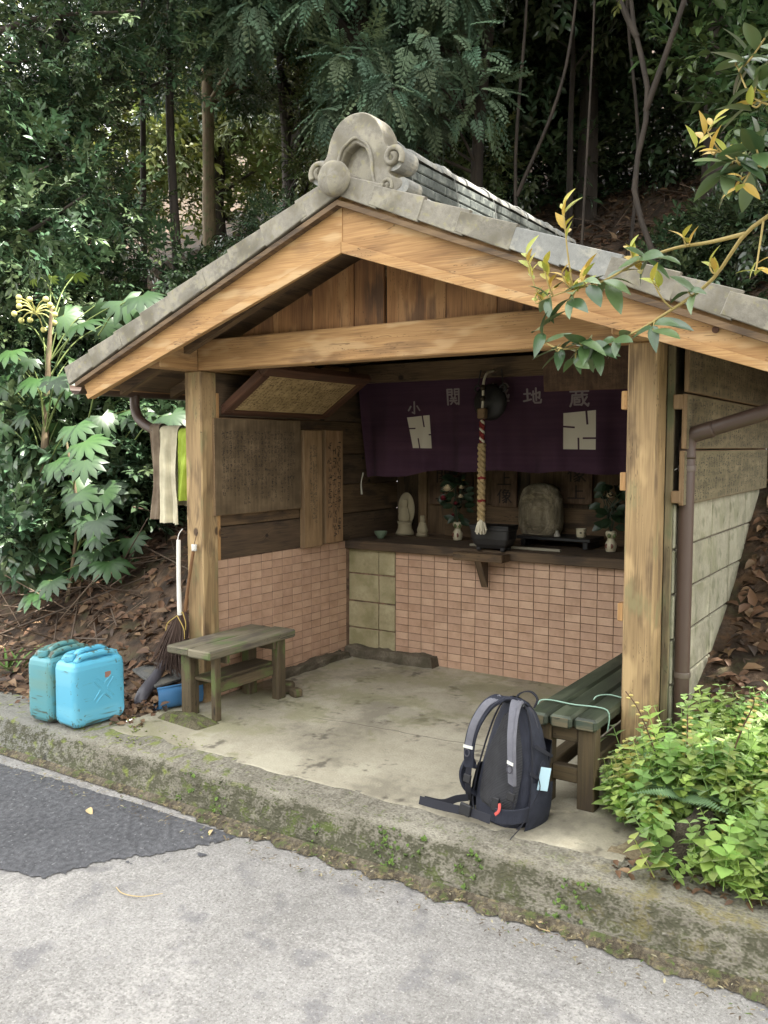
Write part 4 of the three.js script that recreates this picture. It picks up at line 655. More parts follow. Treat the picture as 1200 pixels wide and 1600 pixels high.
  bunch(-1.765, -5.25, 'flower vase with dark leaves and one white bloom beside the right post', [[fw, [0.01, 0.335, 0.06], 34, 1.1]], 62, 0.3);
}

// ---------------------------------------------------------------- benches
{
  const mossy = wood([124, 116, 96], [80, 76, 60], { seed: 21, spots: 0.8, moss: 0.2, mossC: [88, 102, 60], stain: 0.6, stainC: [64, 56, 58], knots: 2, bump: 0.003, N: 512 }), old = wood([98, 84, 62], [58, 50, 36], { seed: 22, spots: 0.6, moss: 0.3, stain: 0.5, knots: 1, N: 512 });
  const b = thing('wooden_bench', 'short mossy weathered wooden bench by the left wall', 'bench', [-3.335, 0, -3.6]);
  const P = (n, x0, x1, y0, y1, z0, z1, m = old, c = 0.005) => wpart(n, wbox(x0, x1, y0, y1, z0, z1, c), m, b);
  P('seat_board', -3.498, -3.336, 0.352, 0.394, -3.90, -3.225, mossy, 0.008); P('seat_board', -3.333, -3.172, 0.35, 0.396, -3.92, -3.215, mossy, 0.008);
  P('leg', -3.47, -3.40, 0, 0.352, -3.37, -3.30); P('leg', -3.25, -3.213, 0, 0.35, -3.345, -3.30); P('leg', -3.47, -3.41, 0, 0.352, -3.85, -3.78); P('leg', -3.25, -3.20, 0, 0.35, -3.86, -3.79);
  P('cross_rail', -3.47, -3.2, 0.30, 0.349, -3.4, -3.372); P('cross_rail', -3.47, -3.2, 0.30, 0.349, -3.78, -3.755);
  P('stretcher', -3.262, -3.238, 0.14, 0.2, -3.8, -3.35); P('stretcher', -3.44, -3.41, 0.15, 0.205, -3.8, -3.37);
  P('stretcher_board', -3.40, -3.265, 0.195, 0.213, -3.83, -3.33);
  solo('wood_block', cbox(0.1, 0.07, 0.07, 0.014), old, [-3.26, 0.037, -3.93], 'loose block of wood behind the mossy bench leg', 'wood block').rotation.y = 0.4;
  solo('wood_block', cbox(0.07, 0.05, 0.06, 0.012), old, [-3.16, 0.028, -3.9], 'small wood offcut on the floor near the mossy bench', 'wood block').rotation.y = -0.3;

  const paint = wood([60, 68, 52], [42, 48, 38], { seed: 23, spots: 0.6, stain: 0.5, stainC: [40, 44, 38], light: [88, 94, 76], knots: 1, N: 1024, rough: 0.55 }), worn = wood([112, 100, 76], [62, 70, 58], { seed: 24, stain: 0.8, stainC: [42, 58, 50], N: 512, knots: 1 }), legm = wood([90, 76, 52], [56, 48, 34], { seed: 25, spots: 0.6, stain: 0.5, N: 512, knots: 1 });
  const g = thing('slatted_bench', 'long dark green slatted bench along the right side behind the backpack', 'bench', [-1.278, 0, -4]);
  const Q = (n, x0, x1, y0, y1, z0, z1, m = legm, c = 0.005) => wpart(n, wbox(x0, x1, y0, y1, z0, z1, c), m, g);
  [[-1.425, -1.331], [-1.327, -1.232], [-1.228, -1.133]].forEach(([x0, x1], i) => { Q('slat', x0, x1, 0.336, 0.385, -4.82, -3.222 - i * 0.01, paint, 0.012); Q('worn_end', x0 + 0.014, x1 - 0.014, 0.342, 0.378, -3.2225 - i * 0.01, -3.2185 - i * 0.01, worn, 0.002); });
  for (const z of [-3.31, -4.7]) { Q('leg', -1.405, -1.335, 0, 0.335, z - 0.035, z + 0.035); Q('leg', -1.222, -1.15, 0, 0.335, z - 0.035, z + 0.035); Q('cross_rail', -1.334, -1.223, 0.27, 0.334, z - 0.025, z + 0.025); Q('cross_rail', -1.334, -1.223, 0.1, 0.165, z - 0.02, z + 0.02); }
  Q('foot_rail', -1.222, -1.15, 0.165, 0.22, -4.664, -3.346); Q('foot_rail', -1.40, -1.34, 0.1, 0.16, -4.664, -3.346);
  const cord = plain([136, 166, 148], 0.7);
  wpart('cord', limb([[-1.428, 0.34, -3.36], [-1.424, 0.389, -3.37], [-1.28, 0.391, -3.39], [-1.14, 0.389, -3.39], [-1.131, 0.36, -3.385], [-1.133, 0.31, -3.37]], [0.003], { seg: 6, rings: 30 }), cord, g);
  wpart('cord', limb([[-1.25, 0.37, -3.52], [-1.24, 0.395, -3.53], [-1.2, 0.402, -3.57], [-1.135, 0.395, -3.58]], [0.003], { seg: 6, rings: 20 }), cord, g);
}
// ---------------------------------------------------------------- backpack
{
  const cloth = surf(256, 256, (u, v, o) => { const w = Math.sin(u * 6.283 * 64) * Math.sin(v * 6.283 * 64), a = fbm(u, v, 4, 4, 3, 7) * 10, s = (hash01((u * 256) | 0, (v * 256) | 0, 3) - 0.5) * 8; o[0] = 32 + a + w * 5 + s; o[1] = 35 + a + w * 5 + s; o[2] = 48 + a + w * 5 + s; o[3] = 0.5 + w * 0.4; }, [0.14, 0.14], 0.0006, { roughness: 0.75 });
  const mesh = surf(256, 256, (u, v, o) => { const w = Math.sin(v * 6.283 * 36), a = fbm(u, v, 4, 4, 3, 8) * 8; o[0] = 50 + a + w * 9; o[1] = 50 + a + w * 9; o[2] = 53 + a + w * 9; o[3] = 0.5 + w * 0.4; }, [0.2, 0.2], 0.002, { roughness: 0.95 });
  const grey = surf(256, 256, (u, v, o) => { const w = Math.sin(u * 6.283 * 50) * Math.sin(v * 6.283 * 50), a = fbm(u, v, 4, 4, 3, 9) * 10; o[0] = 104 + a + w * 8; o[1] = 104 + a + w * 8; o[2] = 112 + a + w * 8; o[3] = 0.5 + w * 0.4; }, [0.12, 0.12], 0.0006, { roughness: 0.7 });
  const webbing = plain([30, 31, 40], 0.8), plastic = plain([22, 22, 26], 0.4), white = plain([214, 214, 206], 0.4), steel = plain([60, 58, 66], 0.7);
  const bp = thing('backpack', 'navy and grey hiking backpack leaning on the green bench', 'backpack', [-1.455, 0.0, -2.985]);
  bp.rotation.order = 'YXZ'; bp.rotation.set(-0.2, -0.2, -0.06); bp.scale.set(0.9, 1.04, 0.95);
  const rows = [[0.0, 0.2, 0.13], [0.015, 0.265, 0.18], [0.06, 0.3, 0.215], [0.12, 0.305, 0.225], [0.2, 0.288, 0.21], [0.29, 0.252, 0.175], [0.37, 0.205, 0.135], [0.425, 0.155, 0.1], [0.46, 0.1, 0.06], [0.472, 0.04, 0.03]];
  const sec = (t) => { const k = t * (rows.length - 1), i = Math.min(rows.length - 2, Math.floor(k)), f = k - i; return [0, 1, 2].map((c) => lerp(rows[i][c], rows[i + 1][c], f)); };
  const body = part('body', sheet(72, 60, (a, b) => { const [y, w, d] = sec(b), th = a * 6.2832, c = Math.cos(th), s = Math.sin(th), e = 0.62, pu = 1 + 0.025 * wf(c * 2 + 4, y * 14 + s, 3, 121); const z = d / 2 * Math.sign(s) * Math.pow(Math.abs(s), e); return [w / 2 * Math.sign(c) * Math.pow(Math.abs(c), e) * pu, y, (z > 0 ? z * 0.9 : z * pu) - d / 2, a * 0.8, y]; }), cloth, bp);
  part('base_cap', sheet(40, 8, (a, b) => { const th = a * 6.2832, c = Math.cos(th), s = Math.sin(th), e = 0.62; return [0.1 * b * Math.sign(c) * Math.pow(Math.abs(c), e), 0.001, 0.065 * b * Math.sign(s) * Math.pow(Math.abs(s), e) - 0.065, a, b]; }), cloth, bp);
  // padded back panel
  part('back_panel', sheet(24, 30, (a, b) => { const y = lerp(0.04, 0.42, b), w = 0.2 * (1 - 0.5 * smooth(b, 0.4, 1)) * Math.pow(Math.max(0, 1 - Math.pow(Math.abs(b * 2 - 1), 8)), 0.3), x = (a - 0.5) * w; const k = 1 - Math.pow(Math.abs(a * 2 - 1), 4); return [x, y, -0.012 + 0.024 * k * smooth(b, 0, 0.06) * smooth(b, 1, 0.94) + 0.008 * Math.cos((a - 0.5) * 9), x, y]; }), mesh, bp);
  // side pockets
  for (const s of [-1, 1]) part('side_pocket', sheet(20, 16, (a, b) => { const th = (a - 0.5) * 2.3, y = lerp(0.005, 0.185, b), bul = 0.028 * Math.sin(Math.PI * Math.min(1, b * 0.85 + 0.12)) + 0.006; return [s * (0.142 + bul * Math.cos(th)), y, -0.105 + 0.085 * Math.sin(th), a * 0.2, y]; }), cloth, bp);
  part('front_pocket', sheet(30, 24, (a, b) => { const x = (a - 0.5) * 0.22, y = lerp(0.02, 0.33, b), q = Math.pow(Math.max(0, 1 - Math.pow(Math.abs(a * 2 - 1), 4)), 0.5) * Math.pow(Math.max(0, 1 - Math.pow(Math.abs(b * 2 - 1), 4)), 0.5); return [x, y, -0.175 - 0.06 * q, x, y]; }), cloth, bp);
  // shoulder straps
  for (const s of [-1, 1]) {
    const pad = part('shoulder_strap', strap([[s * 0.024, 0.452, -0.01], [s * 0.042, 0.458, 0.03], [s * 0.07, 0.425, 0.075], [s * 0.098, 0.345, 0.1], [s * 0.114, 0.26, 0.092], [s * 0.116, 0.18, 0.066]], (t) => 0.058 - 0.014 * t, 0.014, (t) => [1, 0.1, s * 0.35], 40), s > 0 ? grey : cloth, bp);
    part('strap_face', strap([[s * 0.04, 0.463, 0.034], [s * 0.07, 0.431, 0.083], [s * 0.098, 0.35, 0.109], [s * 0.1145, 0.262, 0.101]], 0.032, 0.004, [1, 0.1, s * 0.35], 24), grey, pad);
    part('reflective_strip', strap([[s * 0.113, 0.263, 0.103], [s * 0.1135, 0.252, 0.1015]], 0.044, 0.004, [1, 0.1, s * 0.35], 2), white, pad);
    part('strap_ring', new THREE.TorusGeometry(0.013, 0.0025, 8, 20), steel, pad, [s * 0.1145, 0.235, 0.1]);
    part('strap_webbing', strap([[s * 0.116, 0.2, 0.07], [s * 0.118, 0.14, 0.058], [s * 0.126, 0.08, 0.03], [s * 0.14, 0.04, -0.01]], 0.026, 0.003, (t) => [1, 0, s * 0.5], 16), webbing, pad);
    part('buckle', cbox(0.038, 0.03, 0.012, 0.004), plastic, pad, [s * 0.118, 0.135, 0.062]);
    part('load_strap', strap([[s * 0.07, 0.44, 0.06], [s * 0.06, 0.462, 0.01], [s * 0.055, 0.45, -0.03]], 0.018, 0.003, [1, 0, 0], 10), webbing, pad);
  }
  for (const s of [-1, 1]) part('seam_piping', limb([...Array(12)].map((_, i) => { const b = 0.06 + i * 0.075, [y, w, d] = sec(b); return [s * w * 0.485, y, -d * 0.16]; }), [0.004], { seg: 6, rings: 40 }), webbing, bp);
  for (const [x, o] of [[0.6, 0.0], [0.8, 0.012]]) part('zip', limb([...Array(10)].map((_, i) => { const b = 0.35 + i * 0.055, [y, w, d] = sec(b); return [w * 0.5 * x + 0.012 * (1 - x) + w * 0.5 * (1 - x) * 0.72, y, -d * (0.45 + o * 8)]; }), [0.0035], { seg: 5, rings: 30 }), steel, bp);
  part('grab_handle', strap([[0.0, 0.455, -0.01], [0.012, 0.487, -0.022], [0.05, 0.502, -0.045], [0.078, 0.48, -0.06], [0.07, 0.446, -0.06]], 0.02, 0.005, [0.3, 0, 1], 24), webbing, bp);
  // hip belt: folded wing on the left, loose webbing trailing over the floor
  part('hip_wing', strap([[-0.14, 0.06, -0.05], [-0.165, 0.09, 0.0], [-0.178, 0.14, 0.02], [-0.172, 0.185, 0.0], [-0.16, 0.17, -0.03]], 0.05, 0.012, [0, 0.3, 1], 24), cloth, bp);
  part('hip_wing', strap([[0.14, 0.07, -0.05], [0.158, 0.075, 0.0], [0.12, 0.06, 0.05], [0.06, 0.05, 0.062]], 0.055, 0.014, [0, 1, 0.1], 24), cloth, bp);
  part('waist_webbing', strap([[-0.12, 0.06, 0.03], [-0.16, 0.045, 0.05], [-0.22, 0.012, 0.06], [-0.32, -0.004, 0.07]], 0.03, 0.003, [0, 1, 0.35], 24), webbing, bp);
  part('waist_webbing', strap([[0.05, 0.032, 0.078], [-0.03, 0.03, 0.085], [-0.1, 0.022, 0.09], [-0.2, 0.012, 0.115], [-0.3, 0.004, 0.13]], 0.032, 0.003, [0, 1, -0.1], 30), webbing, bp);
  part('waist_buckle', cbox(0.06, 0.042, 0.016, 0.005), plastic, bp, [-0.075, 0.032, 0.092]);
  part('red_tag', strap([[0.075, 0.098, 0.07], [0.085, 0.075, 0.08], [0.072, 0.058, 0.084]], 0.013, 0.004, [1, 0, 0], 8), plain([178, 66, 58], 0.6), bp);
  part('buckle', cbox(0.034, 0.05, 0.014, 0.004), plastic, bp, [0.045, 0.085, 0.055]);
  part('white_card', cbox(0.045, 0.085, 0.004, 0.001), plain([176, 206, 218], 0.35), bp, [0.17, 0.205, -0.075]).rotation.y = 0.9;
  for (const y of [0.2, 0.3]) part('side_strap', strap([[0.135, y + 0.02, -0.02], [0.158, y, -0.07], [0.148, y - 0.02, -0.14]], 0.014, 0.003, [0, 1, 0], 12), webbing, bp);
  part('pull_cord', limb([[0.15, 0.27, -0.07], [0.162, 0.22, -0.04], [0.168, 0.17, -0.06], [0.16, 0.1, -0.03], [0.165, 0.04, 0.02], [0.17, 0.0, 0.09]], [0.0022], { seg: 5, rings: 30 }), webbing, bp);
}
// ---------------------------------------------------------------- water cans
function waterCan(label, rgb, rgb2, dirt, seed) {
  const m = surf(512, 512, (u, v, o) => { const a = fbm(u, v, 3, 3, 4, seed), b = fbm(u, v, 40, 40, 2, seed + 3); o[0] = rgb[0]; o[1] = rgb[1]; o[2] = rgb[2]; mix3(o, rgb2, smooth(a, -0.1, 0.4) * 0.6); const h = v * 0.42; mix3(o, [70, 66, 50], smooth(fbm(u, v, 24, 10, 5, seed + 9) + b * 0.5 + 0.6 * smooth(h, 0.09, 0.01), dirt, dirt + 0.5) * 0.8); mix3(o, [90, 98, 60], smooth(fbm(u, v, 6, 6, 4, seed + 19), 0.5 - (dirt < 0.4 ? 0.25 : 0), 0.6) * 0.5); o[3] = 0.5 + b * 0.2; }, [1.05, 0.42], 0.0004, { roughness: 0.42 });
  const g = thing('water_can', label, 'jerry can', [0, 0, 0], 'blue water cans by the kerb');
  const rows = [[0.0, 0.24, 0.11], [0.006, 0.285, 0.15], [0.025, 0.312, 0.178], [0.05, 0.318, 0.182], [0.3, 0.316, 0.18], [0.325, 0.306, 0.17], [0.34, 0.285, 0.15], [0.346, 0.24, 0.11]];
  const prof = (t) => { const k = t * (rows.length - 1), i = Math.min(rows.length - 2, Math.floor(k)), f = k - i; return [0, 1, 2].map((c) => lerp(rows[i][c], rows[i + 1][c], f)); };
  part('tank', mergeGeometries([sheet(72, 42, (a, b) => { const [y, w, d] = prof(b), th = a * 6.2832, c = Math.cos(th), s = Math.sin(th), e = 0.22; return [w / 2 * Math.sign(c) * Math.pow(Math.abs(c), e), y, d / 2 * Math.sign(s) * Math.pow(Math.abs(s), e), a, y]; }), sheet(40, 4, (a, b) => { const th = a * 6.2832, c = Math.cos(th), s = Math.sin(th), e = 0.3; return [0.12 * b * Math.sign(c) * Math.pow(Math.abs(c), e), 0.345 + 0.004 * (1 - b), 0.055 * b * Math.sign(s) * Math.pow(Math.abs(s), e), a, 0.3 + b * 0.1]; })]), m, g);
  part('handle', limb([[-0.085, 0.335, 0], [-0.07, 0.372, 0], [-0.03, 0.385, 0], [0.04, 0.386, 0], [0.085, 0.375, 0], [0.11, 0.335, 0]], [0.024, 0.018, 0.016, 0.016, 0.018, 0.024], { seg: 12, rings: 30 }), m, g);
  for (const z of [-0.052, 0.052]) part('shoulder', limb([[-0.12, 0.335, z], [-0.1, 0.358, z], [0.1, 0.36, z], [0.13, 0.335, z]], [0.017], { seg: 12, rings: 20 }), m, g);
  part('cap', lathe([[0, 0.032], [0.026, 0.032], [0.03, 0.026], [0.031, 0], [0.024, 0], [0.024, -0.02], [0, -0.02]], 24), m, g, [-0.118, 0.347, 0]);
  part('vent_cap', lathe([[0, 0.018], [0.012, 0.018], [0.014, 0], [0, 0]], 16), m, g, [0.135, 0.343, 0.03]);
  for (let k = 0; k < 4; k++) for (const s of [-1, 1]) { const th = k * Math.PI / 2, len = 0.062, e = 0.86; const ax = Math.cos(th) * 0.02, ay = Math.sin(th) * 0.02, dir = th + s * e, b = part('embossed_rib', cbox(len, 0.0075, 0.007, 0.003), m, g, [0.02 + ax + Math.cos(dir) * len / 2, 0.185 + (ay + Math.sin(dir) * len / 2) * 1.15, 0.0905]); b.rotation.z = dir; }
  return g;
}
{
  const a = waterCan('bright sky blue plastic water can with embossed cross', [92, 172, 200], [116, 186, 206], 0.42, 401); setPose(a, -3.795, 0.0, -2.965, Math.PI / 2 - 0.06);
  part('paper_label', cbox(0.035, 0.03, 0.002, 0.0005), plain([150, 112, 96], 0.8), a, [0.045, 0.255, 0.0915]);
  const b = waterCan('faded greenish blue water can tucked behind the bright one', [88, 148, 156], [112, 142, 128], 0.34, 431); setPose(b, -4.01, 0.0, -2.955, Math.PI / 2 + 0.05);
}
// ---------------------------------------------------------------- brooms hanging on the post
{
  const twig = plain([70, 54, 46], 0.95), straw = plain([176, 152, 84], 0.85), whitep = plain([214, 212, 204], 0.5), bamboo = wood([132, 96, 60], [84, 58, 38], { seed: 31, N: 256, knots: 3, size: [0.5, 0.2] }), bind = plain([84, 54, 42], 0.9);
  const r = rngOf(77);
  const broom = (label, hp0, hp1, headDir, handleMat, hr, n, spread, len) => {
    const g = thing('broom', label, 'broom', hp1), d = V(...headDir).normalize(), side = V(d.y, -d.x, 0).normalize();
    wpart('handle', limb([hp0, [(hp0[0] + hp1[0]) / 2, (hp0[1] + hp1[1]) / 2, (hp0[2] + hp1[2]) / 2 + 0.004], hp1], [hr, hr, hr * 1.15], { seg: 12, rings: 10, wob: 0.06 }), handleMat, g);
    const tw = []; for (let i = 0; i < n; i++) { const a = rr(-1, 1, r), z = rr(-0.5, 0.5, r), l = len * rr(0.8, 1.05, r), e = V(0, 0, 0).addScaledVector(d, l).addScaledVector(side, a * spread * (0.8 + 0.2 * l)).add(V(0, 0, z * 0.05)); tw.push(limb([[side.x * a * 0.012, -0.0, z * 0.02], [e.x * 0.3 + side.x * a * 0.02, e.y * 0.32, e.z * 0.5], [e.x * 0.7, e.y * 0.72, e.z], [e.x + rr(-0.012, 0.012, r), e.y, e.z]], [0.0035, 0.003, 0.0016], { seg: 3, rings: 6, closed: false })); }
    part('bristles', mergeGeometries(tw), twig, g);
    const fan = part('head_wrap', sheet(16, 10, (a, b) => { const th = a * 6.2832, w = lerp(0.016, spread * 0.42, b * b * 0.6 + b * 0.4), l = b * len * 0.36; return [d.x * l + side.x * Math.cos(th) * w, d.y * l + side.y * Math.cos(th) * w + 0.0, Math.sin(th) * (0.014 + 0.008 * b), a, b]; }), bind, g);
    for (const s of [-1, 1]) part('straw_tie', limb([[0, 0, 0.02], [d.x * len * 0.2 + s * side.x * spread * 0.4, d.y * len * 0.2 + s * side.y * spread * 0.4, 0.026], [d.x * len * 0.36 + s * side.x * spread * 0.44, d.y * len * 0.36 + s * side.y * spread * 0.44, 0.024]], [0.0028], { seg: 5, rings: 10 }), straw, fan);
    return g;
  };
  const a = broom('twig broom with a white pole hanging from the left post', [-3.668, 0.925, -3.49], [-3.648, 0.50, -3.47], [-0.13, -1, 0.12], whitep, 0.0125, 190, 0.17, 0.33);
  wpart('hanging_string', limb([[-3.668, 0.91, -3.48], [-3.672, 0.96, -3.5], [-3.662, 0.985, -3.517]], [0.003], { seg: 5, rings: 8 }), whitep, a);
  const b = broom('broom with a thin brown stick and white tip, hanging on the left post', [-3.556, 0.90, -3.5], [-3.625, 0.52, -3.49], [-0.2, -1, 0.05], bamboo, 0.0095, 60, 0.1, 0.26);
  wpart('white_tip', limb([[-3.5555, 0.868, -3.4995], [-3.556, 0.905, -3.5]], [0.0155, 0.0165], { seg: 12, rings: 3 }), whitep, b);
  wpart('hanging_string', limb([[-3.556, 0.905, -3.5], [-3.548, 0.96, -3.512], [-3.55, 0.972, -3.522]], [0.002], { seg: 5, rings: 8 }), twig, b);
}
// ---------------------------------------------------------------- cloths over the rain pipe
{
  const drape = (label, x0, x1, front, back, rgb, seed, rough = 0.95) => {
    const m = surf(128, 128, (u, v, o) => { const a = fbm(u, v, 3, 3, 4, seed), w = Math.sin(u * 6.283 * 32) * 3; o[0] = rgb[0] + a * 34 + w; o[1] = rgb[1] + a * 34 + w; o[2] = rgb[2] + a * 30 + w; o[3] = 0.5 + w * 0.1; }, [0.3, 0.3], 0.001, { roughness: rough });
    const yp = lerp(1.56, 1.51, clamp(((x0 + x1) / 2 + 4.05) / 0.4)), R = 0.036, zc = -3.66;
    const g = sheet(36, 60, (a, b) => {
      const Lf = yp - front, Lb = yp - back, arc = Math.PI * R, T = Lf + arc + Lb, s = b * T, x = lerp(x0, x1, a); let y, z;
      const amt = (q) => 0.016 * Math.sin(x * 62 + seed + q) * (0.3 + q) + 0.009 * Math.sin(x * 135 + seed * 2 + q * 3) * (0.2 + q) + 0.006 * wf(x * 12, q * 3, 2, seed);
      if (s < Lf) { const q = 1 - s / Lf; y = yp - (Lf - s); z = zc + R + amt(q) + 0.01 * q; } else if (s < Lf + arc) { const t = (s - Lf) / R; y = yp + Math.sin(t) * R; z = zc + Math.cos(t) * R; } else { const q = (s - Lf - arc) / Lb; y = yp - (s - Lf - arc); z = zc - R + amt(q) - 0.01 * q; }
      return [x + 0.012 * Math.sin(y * 9 + seed) + (a - 0.5) * 0.02 * (yp - y), y + (s < 0.02 ? 0.014 * wf(x * 14, 2, 2, seed) : 0), z, x, s];
    });
    g.translate(-(x0 + x1) / 2, -front, 3.66); return solo('hanging_cloth', g, m, [(x0 + x1) / 2, front, -3.66], label, 'cloth');
  };
  drape('brown grey towel, leftmost on the rain pipe', -4.03, -3.945, 1.02, 1.14, [112, 98, 82], 3);
  drape('cream white towel hanging in the middle on the rain pipe', -3.955, -3.80, 1.0, 1.1, [190, 182, 156], 5);
  drape('lime green cloth between cream towel and post', -3.81, -3.70, 1.14, 1.3, [158, 176, 66], 7);
  drape('small pale rag low beside the left post', -3.725, -3.655, 1.03, 1.2, [176, 166, 138], 9);
}
// ---------------------------------------------------------------- heap beside the bench
{
  const tilem = grit([84, 84, 82], { N: 256, size: [0.4, 0.4], seed: 141, bump: 0.001, layers: [[[104, 100, 88], 6, 0.1, 0.3, 0.6, 143]] }), blue = plain([60, 108, 150], 0.5), grey = plain([74, 72, 78], 0.45);
  const scoop = thing('blue_tub', 'cracked blue plastic tub holding dry leaves beside the mossy bench', 'tub', [-3.67, 0, -3.42]);
  const outline = [[-0.13, 0.008], [-0.1, 0.0], [0.08, 0.0], [0.118, 0.016], [0.13, 0.06], [0.125, 0.105], [0.11, 0.125]];
  const sh = (pts, z0, z1) => { const c = new THREE.CatmullRomCurve3(pts.map(([x, y]) => V(x, y, 0))), g = []; for (const o of [0, 0.006]) g.push(sheet(30, 6, (a, b) => { const p = c.getPoint(a); return [p.x - o * smooth(a, 0.4, 0.7), p.y + o * smooth(a, 0.7, 0.3) + 0.004, lerp(z0, z1, b), a, b]; })); return mergeGeometries(g); };
  part('shell', sh(outline, -0.13, 0.13), blue, scoop); part('rear_wall', prism(outline.map(([x, y]) => [x, y + 0.004]).concat([[-0.12, 0.1]]), -0.134, -0.13), blue, scoop);
  part('rim', limb([[0.112, 0.13, 0.13], [0.11, 0.13, -0.13]], [0.006], { seg: 8, rings: 4 }), blue, scoop); scoop.rotation.y = -0.35;
  const pl = solo('roof_slab', cbox(0.3, 0.018, 0.34, 0.005), tilem, [-3.83, 0.135, -3.56], 'flat dark grey slab resting over the blue tub', 'slab'); pl.rotation.set(0.12, -0.3, -0.1);
  solo('pipe_elbow', limb([[-3.86, 0.185, -3.56], [-3.82, 0.145, -3.46], [-3.785, 0.10, -3.36], [-3.768, 0.075, -3.305], [-3.762, 0.045, -3.275], [-3.762, 0.012, -3.268]], [0.026, 0.028, 0.031, 0.035, 0.036, 0.034], { seg: 18, rings: 36 }), grey, [0, 0, 0], 'dark grey pipe elbow leaning in front of the slab', 'pipe');
  const lumpM = grit([88, 82, 62], { N: 512, size: [0.3, 0.3], var2: 30, seed: 151, bump: 0.006, layers: [[[96, 108, 46], 7, 0.02, 0.2, 0.85, 153]] });
  solo('concrete_lump', sheet(40, 30, (a, b) => { const x = (a - 0.5) * 0.36, z = (b - 0.5) * 0.17, e = Math.pow(Math.max(0, 1 - Math.pow(Math.abs(a * 2 - 1), 5)) * Math.max(0, 1 - Math.pow(Math.abs(b * 2 - 1), 4)), 0.5); return [x, -0.01 + e * (0.038 + 0.02 * wf(x * 9, z * 9, 3, 5)), z, x, z]; }), lumpM, [-3.36, 0, -3.24], 'mossy lump of concrete at the front foot of the mossy bench', 'concrete').rotation.y = -0.1;
}

// ---------------------------------------------------------------- plants
const bark = wood([60, 51, 42], [34, 28, 23], { seed: 41, spots: 0.8, N: 256, knots: 4, size: [0.8, 0.4], bump: 0.006 }), barkPale = wood([128, 112, 86], [82, 68, 50], { seed: 42, spots: 0.7, N: 256, knots: 3, size: [0.6, 0.3], moss: 0.25, mossC: [92, 98, 62], bump: 0.003 });
const leafMat = (rough = 0.4, tr = 0) => tr ? new THREE.MeshPhysicalMaterial({ color: 0xffffff, roughness: rough, side: THREE.DoubleSide, transmission: tr, thickness: 0, specularIntensity: 1, ior: 1.55 }) : new THREE.MeshStandardMaterial({ color: 0xffffff, roughness: rough, side: THREE.DoubleSide });
const glossy = leafMat(0.2), soft = leafMat(0.7), thinLeaf = leafMat(0.7, 0.45);
// a twig with leaves set along it, pointing +z
function sprigGeo(n, L, leaf, seed, { flatness = 0.5, tilt = 0.9, stem = true } = {}) {
  const r = rngOf(seed), gs = [];
  for (let i = 0; i < n; i++) { const t = (i + 0.6) / n, a = i * 2.4 + rr(-0.3, 0.3, r), d = V(Math.cos(a), Math.sin(a) * (1 - flatness), lerp(0.35, 1.4, t) * tilt); gs.push(leaf.clone().applyMatrix4(aim(V(0, 0, t * L), d, V(0, 1, 0.15), rr(0.75, 1.15, r), rr(-0.5, 0.5, r)))); }
  if (stem) { const s = new THREE.CylinderGeometry(0.002, 0.004, L, 4, 1, true).rotateX(Math.PI / 2).translate(0, 0, L / 2); gs.push(s); }
  return mergeGeometries(gs.map((g) => { const q = g.index ? g.toNonIndexed() : g; for (const k of Object.keys(q.attributes)) if (!['position', 'normal', 'uv'].includes(k)) q.deleteAttribute(k); return q; }));
}
const smallLeaf = leafGeo(0.075, 0.034, { n: 3, fold: 0.3, droop: 0.2 }), sprigA = sprigGeo(11, 0.22, smallLeaf, 1), sprigB = sprigGeo(14, 0.26, leafGeo(0.06, 0.026, { n: 3, fold: 0.2 }), 2), sprigBig = sprigGeo(9, 0.3, leafGeo(0.12, 0.05, { n: 3, fold: 0.3, droop: 0.25 }), 3);
// flat conifer spray
const spray = (() => {
  const P = [], dia = (x, z, dx, dz, L, w, y) => { const nx = -dz, nz = dx; P.push(x, y, z, x + dx * L * 0.5 + nx * w, y - 0.004, z + dz * L * 0.5 + nz * w, x + dx * L, y - 0.012, z + dz * L, x, y, z, x + dx * L, y - 0.012, z + dz * L, x + dx * L * 0.5 - nx * w, y - 0.004, z + dz * L * 0.5 - nz * w); };
  const r = rngOf(9), L = 0.34;
  dia(0, 0, 0, 1, L, 0.004, 0);
  for (let i = 0; i < 13; i++) { const t = (i + 1) / 14, z = t * L, s = i % 2 ? 1 : -1, l = 0.13 * (1 - t * 0.75) * rr(0.8, 1.2, r), a = 0.75 + rr(-0.1, 0.1, r), dx = s * Math.sin(a), dz = Math.cos(a), y = -0.05 * t * t; dia(0, z, dx, dz, l, 0.005, y); for (let k = 1; k < 5; k++) for (const q of [-1, 1]) { const b = Math.atan2(dx, dz) + q * 0.6; dia(dx * l * k / 5, z + dz * l * k / 5, Math.sin(b), Math.cos(b), l * 0.42 * (1 - k / 7), 0.006, y - 0.004); } }
  const g = new THREE.BufferGeometry(); g.setAttribute('position', new THREE.Float32BufferAttribute(P, 3)); g.setAttribute('uv', new THREE.Float32BufferAttribute(new Float32Array(P.length / 3 * 2), 2)); g.computeVertexNormals(); return g;
})();
const pol = (a, d) => [-Math.sin(a * Math.PI / 180) * d, -Math.cos(a * Math.PI / 180) * d];
const GREEN = { camellia: [0.070, 0.115, 0.058], oak: [0.090, 0.125, 0.046], hinoki: [0.075, 0.125, 0.070], lime: [0.16, 0.21, 0.045], dark: [0.050, 0.080, 0.038], laurel: [0.050, 0.090, 0.032] };
